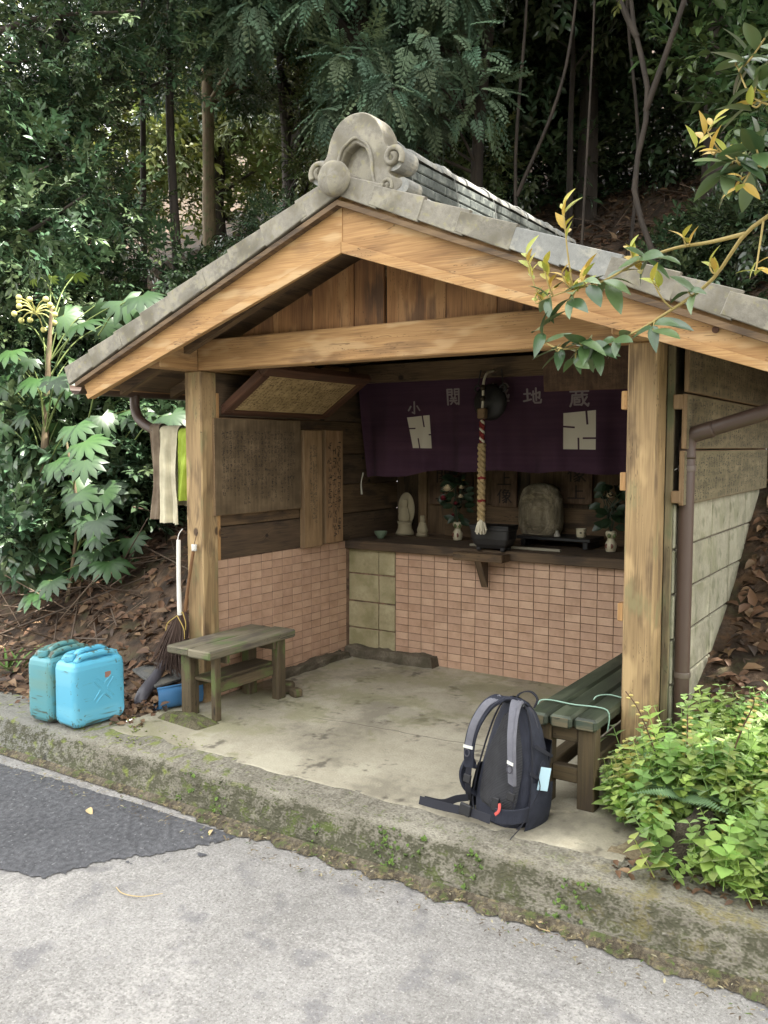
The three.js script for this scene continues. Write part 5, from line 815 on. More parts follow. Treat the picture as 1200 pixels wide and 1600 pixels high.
/* crowns: [dx, y, dz, rx, ry, rz, sprigs, clumps]; y is above the foot of the tree */
function tree(name, label, group, [x, z], { h, r0, lean = [0, 0], crowns = [], sprig = sprigA, mat = glossy, green = 'camellia', vary = 0.35, size = 1, seed = 1, droop = 0, limbs = true, barkM = bark, bendy = 0.02, forks = [] }) {
  const y0 = hillY(x, z) - 0.08, g = thing(name, label, 'tree', [x, y0, z], group), r = rngOf(seed * 97 + 5);
  const tp = [...Array(7)].map((_, i) => { const t = i / 6; return V(lean[0] * t + bendy * h * wn(t * 3 + seed, 2, seed) * (i ? 1 : 0), h * t, lean[1] * t + bendy * h * wn(t * 3 + seed, 9, seed) * (i ? 1 : 0)); });
  const curve = new THREE.CatmullRomCurve3(tp), gs = [limb(tp, [r0 * 1.35, r0, r0 * 0.85, r0 * 0.7, r0 * 0.5, r0 * 0.22], { seg: 10, rings: 30, wob: 0.25 })];
  const mats = [], cols = [], base = GREEN[green];
  for (const [cx, cy, cz, rx, ry, rz, n, k] of crowns) {
    const cl = []; for (let i = 0; i < k; i++) { const d = unitRand(r), q = Math.pow(r(), 0.42); cl.push([V(cx + d.x * rx * q, cy + d.y * ry * q, cz + d.z * rz * q), rr(0.2, 0.42, r) * Math.min(rx, ry), rr(-0.2, 0.2, r)]); }
    if (limbs) for (let i = 0; i < Math.min(14, k); i++) { const c = cl[i][0], t = clamp((c.y - 0.6) / h, 0.12, 0.93), s = curve.getPoint(t), m = s.clone().lerp(c, 0.5).add(V(rr(-0.1, 0.1, r), rr(-0.05, 0.2, r), rr(-0.1, 0.1, r))); gs.push(limb([s, m, c], [r0 * 0.34, r0 * 0.2, 0.008], { seg: 6, rings: 9, wob: 0.15 })); }
    for (let i = 0; i < n; i++) {
      const [c, cr, tone] = cl[Math.floor(r() * k)], d = unitRand(r), q = cr * Math.pow(r(), 0.4), p = V(c.x + d.x * q, c.y + d.y * q * 0.8, c.z + d.z * q);
      const dir = d.clone().add(V(0, droop ? -droop : 0.25, 0)).add(unitRand(r).multiplyScalar(0.5)); if (droop) dir.add(V(cx, 0, cz).sub(V(p.x, 0, p.z)).multiplyScalar(-0.25));
      mats.push(aim(p, dir, V(rr(-0.3, 0.3, r), 1, rr(-0.3, 0.3, r)), size * rr(0.7, 1.25, r), rr(-0.4, 0.4, r)));
      const v = 1 + tone + rr(-vary, vary, r), w = rr(-0.15, 0.25, r); cols.push([base[0] * v * (1 + w), base[1] * v, base[2] * v * (1 - w * 0.5)]);
    }
  }
  for (const f of forks) gs.push(limb(f.pts, f.r, { seg: 8, rings: 16, wob: 0.2 }));
  part('trunk', mergeGeometries(gs), barkM, g);
  if (mats.length) instanced('crown', sprig, mat, mats, cols, g);
  return g;
}
const SLOPE = 'trees on the slope behind the hut', CANOPY = 'trees added to shade hut and road';
tree('evergreen_tree', 'dense glossy evergreen filling the upper left edge', SLOPE, pol(60, 8.6), { h: 8.5, r0: 0.12, seed: 1, crowns: [[0, 3.0, 0, 1.5, 1.7, 1.5, 3000, 60], [0.2, 5.6, 0, 2.0, 1.8, 2.0, 900, 26]] });
tree('evergreen_tree', 'leafy evergreen above the big leaved shrub at left', SLOPE, pol(53.5, 9.6), { h: 9, r0: 0.13, seed: 2, crowns: [[0, 2.2, 0.2, 1.1, 1.4, 1.1, 2200, 50], [0, 3.9, 0, 1.6, 0.9, 1.4, 1500, 40], [0, 6.2, 0, 1.9, 1.4, 1.8, 900, 24]], sprig: sprigB });
tree('evergreen_tree', 'evergreen with high crown over the bright yellow gap', SLOPE, pol(44.2, 10.8), { h: 9.5, r0: 0.075, seed: 3, bendy: 0.008, crowns: [[0, 4.4, 0, 2.0, 1.15, 1.8, 3000, 60], [0.2, 7.0, 0, 2.2, 1.8, 2.0, 900, 24]], barkM: barkPale });
tree('evergreen_tree', 'evergreen left of the ridge ornament with crown close to conifer', SLOPE, pol(39.5, 11.5), { h: 9.5, r0: 0.1, seed: 4, crowns: [[0.5, 2.4, 0, 0.45, 0.9, 0.5, 500, 20], [0, 5.0, 0, 1.6, 1.5, 1.6, 1500, 36]], green: 'oak', sprig: sprigB });
tree('conifer_tree', 'tall conifer with drooping feathery sprays above the ridge', SLOPE, pol(34.6, 9.2), { h: 11, r0: 0.15, seed: 5, bendy: 0.004, sprig: spray, mat: soft, green: 'hinoki', size: 1.1, droop: 0.7, crowns: [[-0.4, 3.8, 0.9, 1.5, 0.9, 0.8, 1300, 36], [0.2, 5.4, 0.5, 1.9, 1.3, 1.3, 1500, 44], [0.6, 2.3, 0.7, 0.7, 0.35, 0.5, 260, 10]] });
tree('conifer_tree', 'leaning conifer right of the ridge with thin hanging sprays', SLOPE, pol(27.2, 9.6), { h: 10, r0: 0.06, seed: 6, lean: [0.5, 0], sprig: spray, mat: soft, green: 'hinoki', size: 1.0, droop: 0.7, crowns: [[-0.4, 2.5, 0.7, 1.1, 0.9, 0.7, 900, 30], [0, 4.2, 0.6, 1.6, 1.1, 1.0, 1300, 40], [-0.2, 5.8, 0.3, 1.7, 1.1, 1.2, 900, 30]] });
tree('evergreen_tree', 'evergreen behind the dark hollow right of the roof', SLOPE, pol(20.5, 12.5), { h: 10, r0: 0.12, seed: 7, crowns: [[0, 5.6, 0, 2.2, 1.6, 2.0, 3200, 70], [0, 7.8, 0, 2.6, 1.6, 2.4, 2600, 60]], green: 'dark' });
tree('evergreen_tree', 'evergreen at the top right above the dark hollow', SLOPE, pol(13, 10.2), { h: 9, r0: 0.1, seed: 8, crowns: [[0, 4.2, 0, 1.6, 1.2, 1.5, 2200, 50], [0, 6.6, 0, 2.2, 1.8, 2.0, 2800, 60]], green: 'oak' });
tree('evergreen_tree', 'leafy evergreen at the right edge beyond the overhanging branch', SLOPE, pol(7.6, 8.4), { h: 7.5, r0: 0.09, seed: 9, crowns: [[0, 2.2, 0, 1.0, 1.2, 1.0, 1300, 36], [-0.1, 4.3, 0, 1.5, 1.5, 1.4, 2400, 50]], sprig: sprigBig, green: 'laurel' });
// thin stems in the dark hollow
const stem = (label, a, d, h, r0, pts, seed, leaves = 0, green = 'oak') => tree('sapling', label, SLOPE, pol(a, d), { h: 0.5, r0: 0.01, seed, limbs: false, forks: pts.map((p) => ({ pts: p.map((q) => V(...q)), r: [r0, r0 * 0.8, r0 * 0.5] })), crowns: leaves ? [[0, h * 0.9, 0, h * 0.25, h * 0.25, h * 0.25, leaves, 12]] : [], green, barkM: bark });
stem('slim crooked sapling in the dark hollow at right', 15.6, 7.6, 4, 0.027, [[[0, 0, 0], [-0.1, 0.7, 0], [-0.28, 1.3, 0], [-0.18, 2.0, 0], [-0.34, 2.8, 0], [-0.3, 4.2, 0]], [[-0.2, 1.9, 0], [0.1, 2.6, 0.1], [0.3, 3.4, 0]], [[-0.28, 2.5, 0], [-0.6, 3.1, 0], [-1, 3.3, 0.1]]], 21, 140);
stem('straight thin stem rising behind the roof tiles', 20.9, 8.6, 4, 0.015, [[[0, 0, 0], [0.05, 1.2, 0], [0.1, 2.4, 0], [0.14, 4, 0]]], 22);
stem('forked thin stem just right of the ridge end', 24.4, 9, 4, 0.02, [[[0, 0, 0], [-0.08, 1.5, 0], [0.02, 3, 0], [0.1, 5, 0]], [[-0.06, 1.2, 0], [0.4, 2.2, 0], [0.6, 3.6, 0]]], 23, 90);
stem('bare grey stem in the middle of the dark hollow', 18, 9.5, 4, 0.02, [[[0, 0, 0], [0.1, 1.4, 0], [-0.05, 3, 0], [0.05, 5, 0]]], 24);
stem('thin trunk in the yellow gap left of the roof', 46.3, 9.6, 5, 0.055, [[[0, 0, 0], [0.02, 1.4, 0], [-0.05, 3, 0], [0.02, 5, 0]]], 25);
stem('second thin trunk near the yellow gap', 48.3, 10.4, 5, 0.04, [[[0, 0, 0], [0.02, 1.4, 0], [0.05, 3, 0], [0.1, 5, 0]]], 26);
// undergrowth shrubs
const shrub = (label, a, d, y, rx, ry, n, seed, green, sp = sprigA) => tree('shrub', label, 'shrubs under the trees', pol(a, d), { h: y + ry * 0.3, r0: 0.035, seed, crowns: [[0, y, 0, rx, ry, rx, n, Math.round(n / 45)]], green, sprig: sp });
shrub('dark shrub below the evergreens behind the big leaved shrub', 55.5, 8.5, 0.9, 1.1, 0.9, 1700, 31, 'camellia');
shrub('dark glossy shrub left of the left eave', 50.5, 8.6, 1.0, 1.1, 1.0, 1900, 32, 'camellia');
shrub('low shrub under the yellow gap', 45, 8.6, 0.9, 1.0, 0.75, 1600, 33, 'dark');
shrub('shrub hidden in shade behind the hanging cloths', 46.5, 7.6, 0.5, 0.8, 0.6, 1000, 34, 'dark');
shrub('dark low shrub behind the trunk of the big leaved shrub', 53, 7.4, 0.45, 0.9, 0.6, 1300, 51, 'camellia', sprigBig);
shrub('dark low shrub between big leaved shrub and hanging cloths', 48.6, 7.2, 0.5, 0.75, 0.6, 1200, 52, 'camellia');
shrub('leafy low shrub on the bank behind the water cans', 50, 7.6, 0.35, 0.8, 0.5, 900, 53, 'camellia', sprigBig);
shrub('leafy low shrub on the bank just left of the brooms', 47.4, 7.2, 0.4, 0.6, 0.45, 800, 54, 'camellia');
shrub('shrub behind the left roof slope', 40.5, 9.6, 0.7, 0.9, 0.7, 1200, 35, 'dark', sprigB);
shrub('shrub just left behind the ridge ornament', 36.5, 10.2, 0.8, 1.0, 0.9, 1300, 36, 'camellia', sprigB);
shrub('thin shrub on the slope above the ridge tiles', 30.5, 10.6, 0.9, 1.1, 1.0, 900, 37, 'oak', sprigB);
shrub('dark shrub low in the hollow behind the roof end', 12, 8.0, 0.5, 0.8, 0.5, 700, 38, 'dark');
for (const [l, a, d, y, rx, ry, n] of [['dark thicket filling the hollow at its left end', 26, 13.2, 1.9, 2.0, 2.2, 1900], ['dark thicket in the middle of the hollow', 20.5, 14.2, 2.0, 2.1, 2.3, 2000], ['dark thicket at the right end of the hollow', 14.5, 13.4, 1.9, 2.0, 2.2, 1900], ['dark thicket at the right edge of the slope', 8.5, 12.4, 1.9, 2.0, 2.2, 1800], ['dark leafy thicket high over the hollow', 21.5, 11.6, 3.6, 1.5, 1.2, 1500], ['dark leafy thicket high at the right of the hollow', 11.5, 10.8, 3.2, 1.3, 1.2, 1300], ['dark thicket behind the ridge tiles', 31.5, 14, 1.8, 2.0, 2.1, 1700]]) tree('thicket', l, 'dark thickets up the slope', pol(a, d), { h: y + 0.8, r0: 0.04, seed: Math.round(a * 3), crowns: [[0, y, 0, rx, ry, rx * 0.8, n, 46]], sprig: sprigBig, size: 1.25, green: 'dark' });
// sunlit foliage far up the slope, seen through the gaps
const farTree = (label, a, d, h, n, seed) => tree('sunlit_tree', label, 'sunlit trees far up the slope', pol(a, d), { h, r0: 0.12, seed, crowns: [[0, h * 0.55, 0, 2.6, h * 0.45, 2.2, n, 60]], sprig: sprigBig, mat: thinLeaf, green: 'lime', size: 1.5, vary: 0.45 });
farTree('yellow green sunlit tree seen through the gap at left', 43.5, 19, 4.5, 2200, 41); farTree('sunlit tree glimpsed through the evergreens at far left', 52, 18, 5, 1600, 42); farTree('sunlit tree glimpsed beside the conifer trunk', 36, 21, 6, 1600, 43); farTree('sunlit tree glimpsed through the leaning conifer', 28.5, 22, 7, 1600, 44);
// tall trees added, mostly out of view, to shade hut, hollow and road
for (const [a, d, h, rad, n, l] of [[17, 16.5, 12, 3.2, 2000, 'added tall shade tree behind the dark hollow'], [23, 18, 13, 3.2, 1500, 'added shade tree far behind the dark hollow'], [7, 13.5, 11, 3.0, 2200, 'added tall shade tree beyond the right edge'], [-1, 10.0, 9.5, 2.6, 2200, 'added shade tree on the slope right of the hut'], [-12, 11.5, 10, 3.0, 1600, 'added shade tree up the slope right of the hut'], [3, 18, 12, 3.2, 1500, 'added shade tree far up the slope at the right']])
  tree('added_shade_tree', l, CANOPY, pol(a, d), { h: h * 0.92, r0: 0.085, seed: Math.round(a + 20), crowns: [[0, h * 0.7, 0, rad, h * 0.28, rad, n, 70]], sprig: sprigBig, size: 1.9, green: 'oak' });
tree('added_shade_tree', 'large unseen tree added beyond the right edge to shade the road', CANOPY, [3.3, -3.5], { h: 10.5, r0: 0.2, seed: 71, crowns: [[-0.3, 5.2, 1.4, 2.0, 1.2, 1.8, 800, 40], [-0.2, 8.4, 0.9, 2.9, 2.6, 3.2, 3200, 110]], sprig: sprigBig, size: 1.7, green: 'oak' });  // out of view, added to keep the sun off the road

tree('added_shade_tree', 'second large unseen tree added beyond the right edge, nearer the camera', CANOPY, [5.2, -3.9], { h: 12, r0: 0.2, seed: 73, crowns: [[-0.4, 8.5, 2.6, 3.0, 3.0, 3.2, 3200, 110]], sprig: sprigBig, size: 1.7, green: 'oak' });  // another added tree out of view, shading the road
for (const [x, z, h, l] of [[-11, 5.6, 4.4, 'added unseen tree across the road far to the left'], [-7, 6.6, 4.7, 'added unseen tree across the road to the left'], [-3, 6.6, 4.3, 'added unseen tree across the road facing the hut'], [1, 6.8, 4.4, 'added unseen tree across the road behind the camera'], [5, 6.6, 4.4, 'added unseen tree across the road to the right'], [9, 6, 4.7, 'added unseen tree across the road far to the right']]) tree('sky_block_tree', l, 'trees added across the road to block low sky', [x, z], { h: h * 0.8, r0: 0.12, seed: Math.round(x + 90), crowns: [[0, h * 0.3, 0, 2.3, h * 0.3, 1.4, 420, 40], [0, h * 0.7, 0, 2.4, h * 0.3, 1.6, 420, 40]], sprig: sprigBig, size: 1.9, green: 'oak' });  // row behind the camera, added to block low sky and darken the interior
tree('added_shade_tree', 'low unseen tree added beyond the right edge to shade the block wall', CANOPY, [0.95, -5.75], { h: 3.6, r0: 0.06, seed: 72, crowns: [[0, 3.0, 0, 1.1, 1.2, 1.2, 1100, 40]], green: 'oak' });  // added out of view to keep sun off the block wall
// ---------------------------------------------------------------- big-leaved shrub at the left
{
  // lobed leaf, 48 faces, along +z
  const palm = (R, sd) => { const r = rngOf(sd), P = [], T = (a, b, c) => P.push(...a, ...b, ...c), n = 8, A0 = -2.05, A1 = 2.05, pt = (ang, rad, y) => [Math.sin(ang) * rad * R, y * R, Math.cos(ang) * rad * R + 0.0]; const C = [0, 0.0, 0]; for (let i = 0; i < n; i++) { const w = (A1 - A0) / n, a = A0 + (i + 0.5) * w, len = (1 - 0.3 * Math.pow(Math.abs(a) / 2.05, 2)) * rr(0.9, 1.06, r), S0 = pt(a - w / 2, 0.46, -0.03), S1 = pt(a + w / 2, 0.46, -0.03), Aa = pt(a - w * 0.4, 0.72 * len, -0.1), Bb = pt(a + w * 0.4, 0.72 * len, -0.1), M = pt(a, 0.55 * len, -0.015), E = pt(a + rr(-0.05, 0.05, r), len, -0.2 - 0.1 * r()); T(C, S0, M); T(S0, Aa, M); T(Aa, E, M); T(E, Bb, M); T(Bb, S1, M); T(C, M, S1); } const g = new THREE.BufferGeometry(); g.setAttribute('position', new THREE.Float32BufferAttribute(P, 3)); g.setAttribute('uv', new THREE.Float32BufferAttribute(new Float32Array(P.length / 3 * 2), 2)); const m = mergeVertices(g.deleteAttribute('uv'), 1e-4), q = m.attributes.position.array, col = []; for (let i = 0; i < q.length; i += 3) { const rad = Math.hypot(q[i], q[i + 2]) / R, rib = q[i + 1] > -0.02 * R ? 1 : 0; const k = rib ? 1.25 : 0.92; col.push(k * (rib ? 1.08 : 1), k, k * (rib ? 0.95 : 1)); } m.setAttribute('color', new THREE.Float32BufferAttribute(col, 3)); m.computeVertexNormals(); return m; };
  const geos = [1, 2, 3].map((k) => palm(0.19, k)), mats = [[42, 66, 36], [48, 76, 40], [38, 60, 34], [54, 82, 44]].map((c) => plain(c, 0.42, { vertexColors: true })), young = plain([128, 150, 70], 0.5, { vertexColors: true });
  const LV = [[-6.226, 2.591, -4.274, 1], [-6.124, 2.779, -4.345, 1], [-5.945, 2.766, -4.377, 1], [-5.768, 2.781, -4.465, 1], [-5.4, 2.489, -4.344, 0], [-5.039, 2.488, -4.3, 0], [-4.839, 2.506, -4.3, 0], [-5.541, 2.415, -4.179, 0], [-5.469, 2.368, -4.466, 0], [-6.241, 2.42, -4.289, 0], [-5.942, 2.286, -4.291, 0], [-5.654, 2.128, -3.818, 0], [-6.047, 1.922, -4.031, 0], [-5.484, 1.928, -3.898, 0], [-5.998, 1.836, -4.076, 0], [-5.561, 1.87, -4.094, 0], [-4.994, 2.282, -3.908, 0], [-5.874, 1.627, -3.88, 0], [-5.601, 2.08, -3.918, 0], [-5.639, 2.114, -4.3, 0], [-5.931, 1.439, -4.209, 0], [-5.759, 1.347, -3.846, 0], [-5.652, 1.343, -4.228, 0], [-4.903, 1.483, -3.833, 0], [-5.069, 1.665, -4.12, 0], [-4.976, 1.714, -4.3, 0], [-5.515, 1.171, -3.751, 0], [-5.941, 1.09, -4.273, 0], [-5.038, 1.134, -3.876, 0], [-5.885, 0.967, -3.879, 0], [-6.227, 0.911, -4.339, 0], [-5.798, 0.887, -4.273, 0], [-4.983, 1.001, -3.924, 0], [-6.473, 0.841, -4.327, 0], [-5.761, 0.76, -4.074, 0], [-5.553, 0.914, -4.157, 0], [-4.859, 0.845, -3.873, 0], [-6.3, 0.7, -4.0, 0], [-5.95, 0.6, -3.9, 0], [-5.68, 0.55, -3.8, 0], [-5.35, 0.6, -3.9, 0], [-5.3, 0.45, -3.7, 0], [-5.052, 0.637, -3.9, 0], [-4.682, 1.663, -4.3, 0], [-4.567, 1.67, -4.3, 0], [-4.62, 1.9, -3.789, 0], [-5.677, 1.671, -3.931, 0], [-5.558, 1.627, -4.112, 0], [-4.8, 1.358, -3.752, 0], [-5.028, 1.167, -4.157, 0], [-4.9, 0.75, -3.953, 0], [-5.639, 1.067, -3.936, 0], [-5.25, 0.85, -3.8, 0], [-5.3, 1.35, -3.9, 0], [-5.2, 2.0, -4.1, 0], [-6.2, 1.6, -4.2, 0], [-6.3, 2.1, -4.2, 0], [-5.75, 2.5, -4.3, 0]];
  { const q = rngOf(56); for (let i = 0; i < 34; i++) LV.push([rr(-6.5, -4.75, q), rr(0.5, 2.0, q), rr(-4.5, -3.85, q), 0]); for (let i = 0; i < 22; i++) LV.push([rr(-6.3, -4.7, q), rr(0.45, 1.1, q), rr(-4.3, -3.6, q), 0]); }
  const bx = -5.346, bz = -3.877, by = hillY(bx, bz) - 0.05, g = thing('fatsia_shrub', 'tall shrub with big hand shaped leaves and pale flower head at left', 'shrub', [bx, by, bz]), r = rngOf(55), vine = plain([104, 118, 64], 0.6);
  const S = [[-5.346, by, -3.877], [-5.413, 0.25, -3.88], [-5.62, 0.52, -3.92], [-5.6, 1.16, -4.0], [-5.58, 1.9, -4.05], [-5.55, 2.45, -4.08]], sc = new THREE.CatmullRomCurve3(S.map((q) => V(...q)));
  wpart('trunk', limb(S, [0.055, 0.045, 0.036, 0.026, 0.02, 0.012], { seg: 10, rings: 40, wob: 0.2 }), barkPale, g);
  for (const [q, h] of [[[-5.2, 0.2, -3.85], 1.3], [[-5.7, 0.2, -4.05], 1.6]]) wpart('side_stem', limb([[q[0] + 0.05, hillY(q[0], q[2]) - 0.05, q[2]], q, [q[0] + 0.05, q[1] + h * 0.6, q[2] - 0.1], [q[0] - 0.05, q[1] + h, q[2] - 0.1]], [0.016, 0.012, 0.008], { seg: 7, rings: 18 }), barkPale, g);
  LV.forEach(([x, y, z, yg], i) => {
    const p = V(x, y, z), t = clamp((y - 0.25) / 2.5, 0.15, 1), s = sc.getPointAt(clamp(t - 0.06)), out = p.clone().sub(s).setY(0); if (out.length() < 0.05) out.set(rr(-1, 1, r), 0, rr(-1, 1, r)); out.normalize();
    const s2 = p.clone().sub(s).length() > 0.75 ? p.clone().addScaledVector(out, -0.45).add(V(0, -0.25, -0.1)) : s;
    wpart('petiole', limb([s2, s2.clone().lerp(p, 0.5).add(V(0, 0.07, 0)), p], [0.006, 0.005, 0.004], { seg: 5, rings: 8 }), vine, g);
    const m = part('leaf', geos[i % 3], yg ? young : mats[i % 4], g), up = V(rr(-0.3, 0.5, r) + 0.35, 0.62, rr(0.3, 1.0, r)), dir = out.clone().multiplyScalar(0.7).add(V(rr(-0.5, 0.7, r), rr(-0.9, -0.1, r), rr(0, 0.6, r)));
    m.applyMatrix4(aim(p.clone().sub(g.position), dir, up, (yg ? 0.55 : 0.95) * rr(0.75, 1.2, r)));
  });
  const um = V(-5.7, 2.42, -4.05), pale = plain([196, 190, 120], 0.7);
  for (let i = 0; i < 13; i++) { const a = i * 2.4, e = rr(-0.5, 0.5, r), q = rr(0.12, 0.24, r), end = um.clone().add(V(Math.cos(a) * q, e * 0.2, Math.sin(a) * q * 0.8)); wpart('flower_stalk', limb([um, um.clone().lerp(end, 0.5).add(V(0, 0.03, 0)), end], [0.005, 0.004], { seg: 5, rings: 6 }), pale, g); part('flower_head', new THREE.IcosahedronGeometry(0.022, 1), pale, g, end.clone().sub(g.position).toArray()); }
}
// ---------------------------------------------------------------- branch hanging in from the right
{
  const A = [[-0.48, 1.995, -2.43], [-0.583, 2.0, -2.5], [-0.689, 2.006, -2.55], [-0.803, 1.992, -2.6], [-0.925, 1.948, -2.62], [-1.049, 1.936, -2.65], [-1.147, 1.919, -2.68]], B = [[0.35, 2.35, -2.1], [-0.05, 2.16, -2.22], [-0.27, 2.079, -2.3], [-0.422, 2.024, -2.4], [-0.48, 1.995, -2.43], [-0.58, 1.895, -2.5], [-0.712, 1.826, -2.55], [-0.811, 1.783, -2.58], [-0.934, 1.755, -2.6], [-1.055, 1.755, -2.62], [-1.117, 1.78, -2.64]], U = [[0.35, 2.36, -2.1], [-0.1, 1.98, -2.15], [-0.231, 2.006, -2.2], [-0.362, 2.101, -2.28], [-0.465, 2.138, -2.33], [-0.533, 2.193, -2.36], [-0.57, 2.253, -2.38]], U2 = [[0.35, 2.37, -2.1], [-0.237, 2.171, -2.2], [-0.367, 2.236, -2.28], [-0.455, 2.299, -2.33], [-0.5, 2.396, -2.36]];
  const young = [[-1.052, 2.19, -2.62, 7], [-1.192, 2.067, -2.66, 6], [-1.121, 2.021, -2.64, 6], [-1.045, 1.98, -2.6, 6], [-1.17, 1.921, -2.68, 4], [-0.991, 1.99, -2.66, 5], [-0.833, 2.032, -2.6, 6], [-0.654, 2.02, -2.5, 3], [-0.58, 1.939, -2.48, 3], [-0.553, 2.189, -2.36, 6], [-0.555, 2.274, -2.38, 6], [-0.448, 2.266, -2.3, 7], [-0.479, 2.068, -2.3, 4], [-0.735, 1.911, -2.5, 3], [-0.429, 1.864, -2.3, 4]];
  const mature = [[-1.131, 1.834, -2.66, 5], [-1.062, 1.753, -2.6, 5], [-0.97, 1.763, -2.56, 6], [-0.935, 1.743, -2.63, 6], [-1.022, 1.897, -2.6, 4], [-1.119, 1.95, -2.7, 4], [-0.974, 1.95, -2.6, 3], [-0.909, 1.962, -2.66, 5], [-0.791, 1.994, -2.56, 5], [-0.738, 1.78, -2.52, 5], [-0.638, 1.875, -2.5, 3], [-0.526, 2.124, -2.34, 6], [-0.481, 2.152, -2.3, 6], [-0.431, 2.162, -2.26, 3], [-0.442, 2.317, -2.3, 6], [-0.5, 2.403, -2.36, 6], [-0.424, 2.416, -2.3, 6], [-0.859, 1.764, -2.55, 4], [-0.995, 1.71, -2.6, 3]];
  const r = rngOf(66), tw = plain([150, 132, 78], 0.7), green = [[74, 98, 58], [92, 114, 72], [64, 88, 56], [108, 128, 88]].map((c) => new THREE.MeshPhysicalMaterial({ color: new THREE.Color().setRGB(c[0] / 255, c[1] / 255, c[2] / 255, THREE.SRGBColorSpace), roughness: 0.3, side: THREE.DoubleSide, transmission: 0.2, thickness: 0 })), gold = [[188, 178, 72], [168, 174, 72], [198, 166, 76]].map((c) => new THREE.MeshPhysicalMaterial({ color: new THREE.Color().setRGB(c[0] / 255, c[1] / 255, c[2] / 255, THREE.SRGBColorSpace), roughness: 0.6, side: THREE.DoubleSide, transmission: 0.35, thickness: 0 }));
  const tx = 1.25, tz = -2.05, ty = hillY(1.25, -3) - 0.05, br = thing('overhanging_tree', 'broadleaf tree beyond the right edge reaching in with green and golden leaves', 'tree', [tx, -0.05, -3.05]);
  wpart('trunk', limb([[1.25, -0.05, -3.05], [1.15, 0.9, -2.9], [0.85, 1.7, -2.5], [0.35, 2.35, -2.1], [0.1, 3.2, -2.0]], [0.06, 0.05, 0.035, 0.02, 0.008], { seg: 10, rings: 30, wob: 0.2 }), barkPale, br);
  for (const [q, w] of [[A, 0.0045], [B, 0.0062], [U, 0.0045], [U2, 0.0045]]) wpart('branch', limb(q, [w * 1.3, w, w * 0.8, w * 0.4], { seg: 7, rings: 40, wob: 0.2 }), tw, br);
  const curves = [A, B, U, U2].map((q) => new THREE.CatmullRomCurve3(q.map((p) => V(...p)))), samples = curves.flatMap((c) => c.getPoints(60));
  const gm = [leafGeo(0.12, 0.046, { n: 6, fold: 0.3, droop: 0.22 }), leafGeo(0.105, 0.04, { n: 6, fold: 0.4, droop: 0.35 }), leafGeo(0.13, 0.05, { n: 6, fold: 0.2, droop: 0.1 })], gy = [leafGeo(0.074, 0.026, { n: 5, fold: 0.5, droop: 0.15 }), leafGeo(0.064, 0.022, { n: 5, fold: 0.3, droop: 0.3 })];
  const cluster = ([x, y, z, n], isYoung) => {
    n = Math.round(n * (isYoung ? 1.3 : 1.25)); const p = V(x, y, z); let near = samples[0]; for (const s of samples) if (s.distanceToSquared(p) < near.distanceToSquared(p)) near = s;
    const d0 = p.clone().sub(near); wpart('twig', limb([near, near.clone().lerp(p, 0.5).add(V(0, -0.01, 0.005)), p], [0.003, 0.002], { seg: 5, rings: 6 }), tw, br); if (d0.length() < 0.02) d0.set(-0.6, 0.1, 0); d0.normalize();
    for (let i = 0; i < n; i++) { const a = i * 2.4 + r(), side = V(Math.cos(a), 0.55 * Math.sin(a) + (isYoung ? 0.5 : -0.25), 0.75 * Math.sin(a * 1.7)), dir = side.addScaledVector(d0, isYoung ? 0.7 : 0.4); const m = part('leaf', isYoung ? gy[i % 2] : gm[Math.floor(r() * 3)], isYoung ? gold[Math.floor(r() * 3)] : green[Math.floor(r() * 4)], br); m.applyMatrix4(aim(p.clone().addScaledVector(d0, -0.012 * i).sub(br.position), dir, V(rr(-0.4, 0.4, r), 1, rr(0.1, 0.8, r)), rr(0.6, 1.0, r), rr(-0.5, 0.5, r))); }
  };
  young.forEach((c) => cluster(c, true)); mature.forEach((c) => cluster(c, false));
}
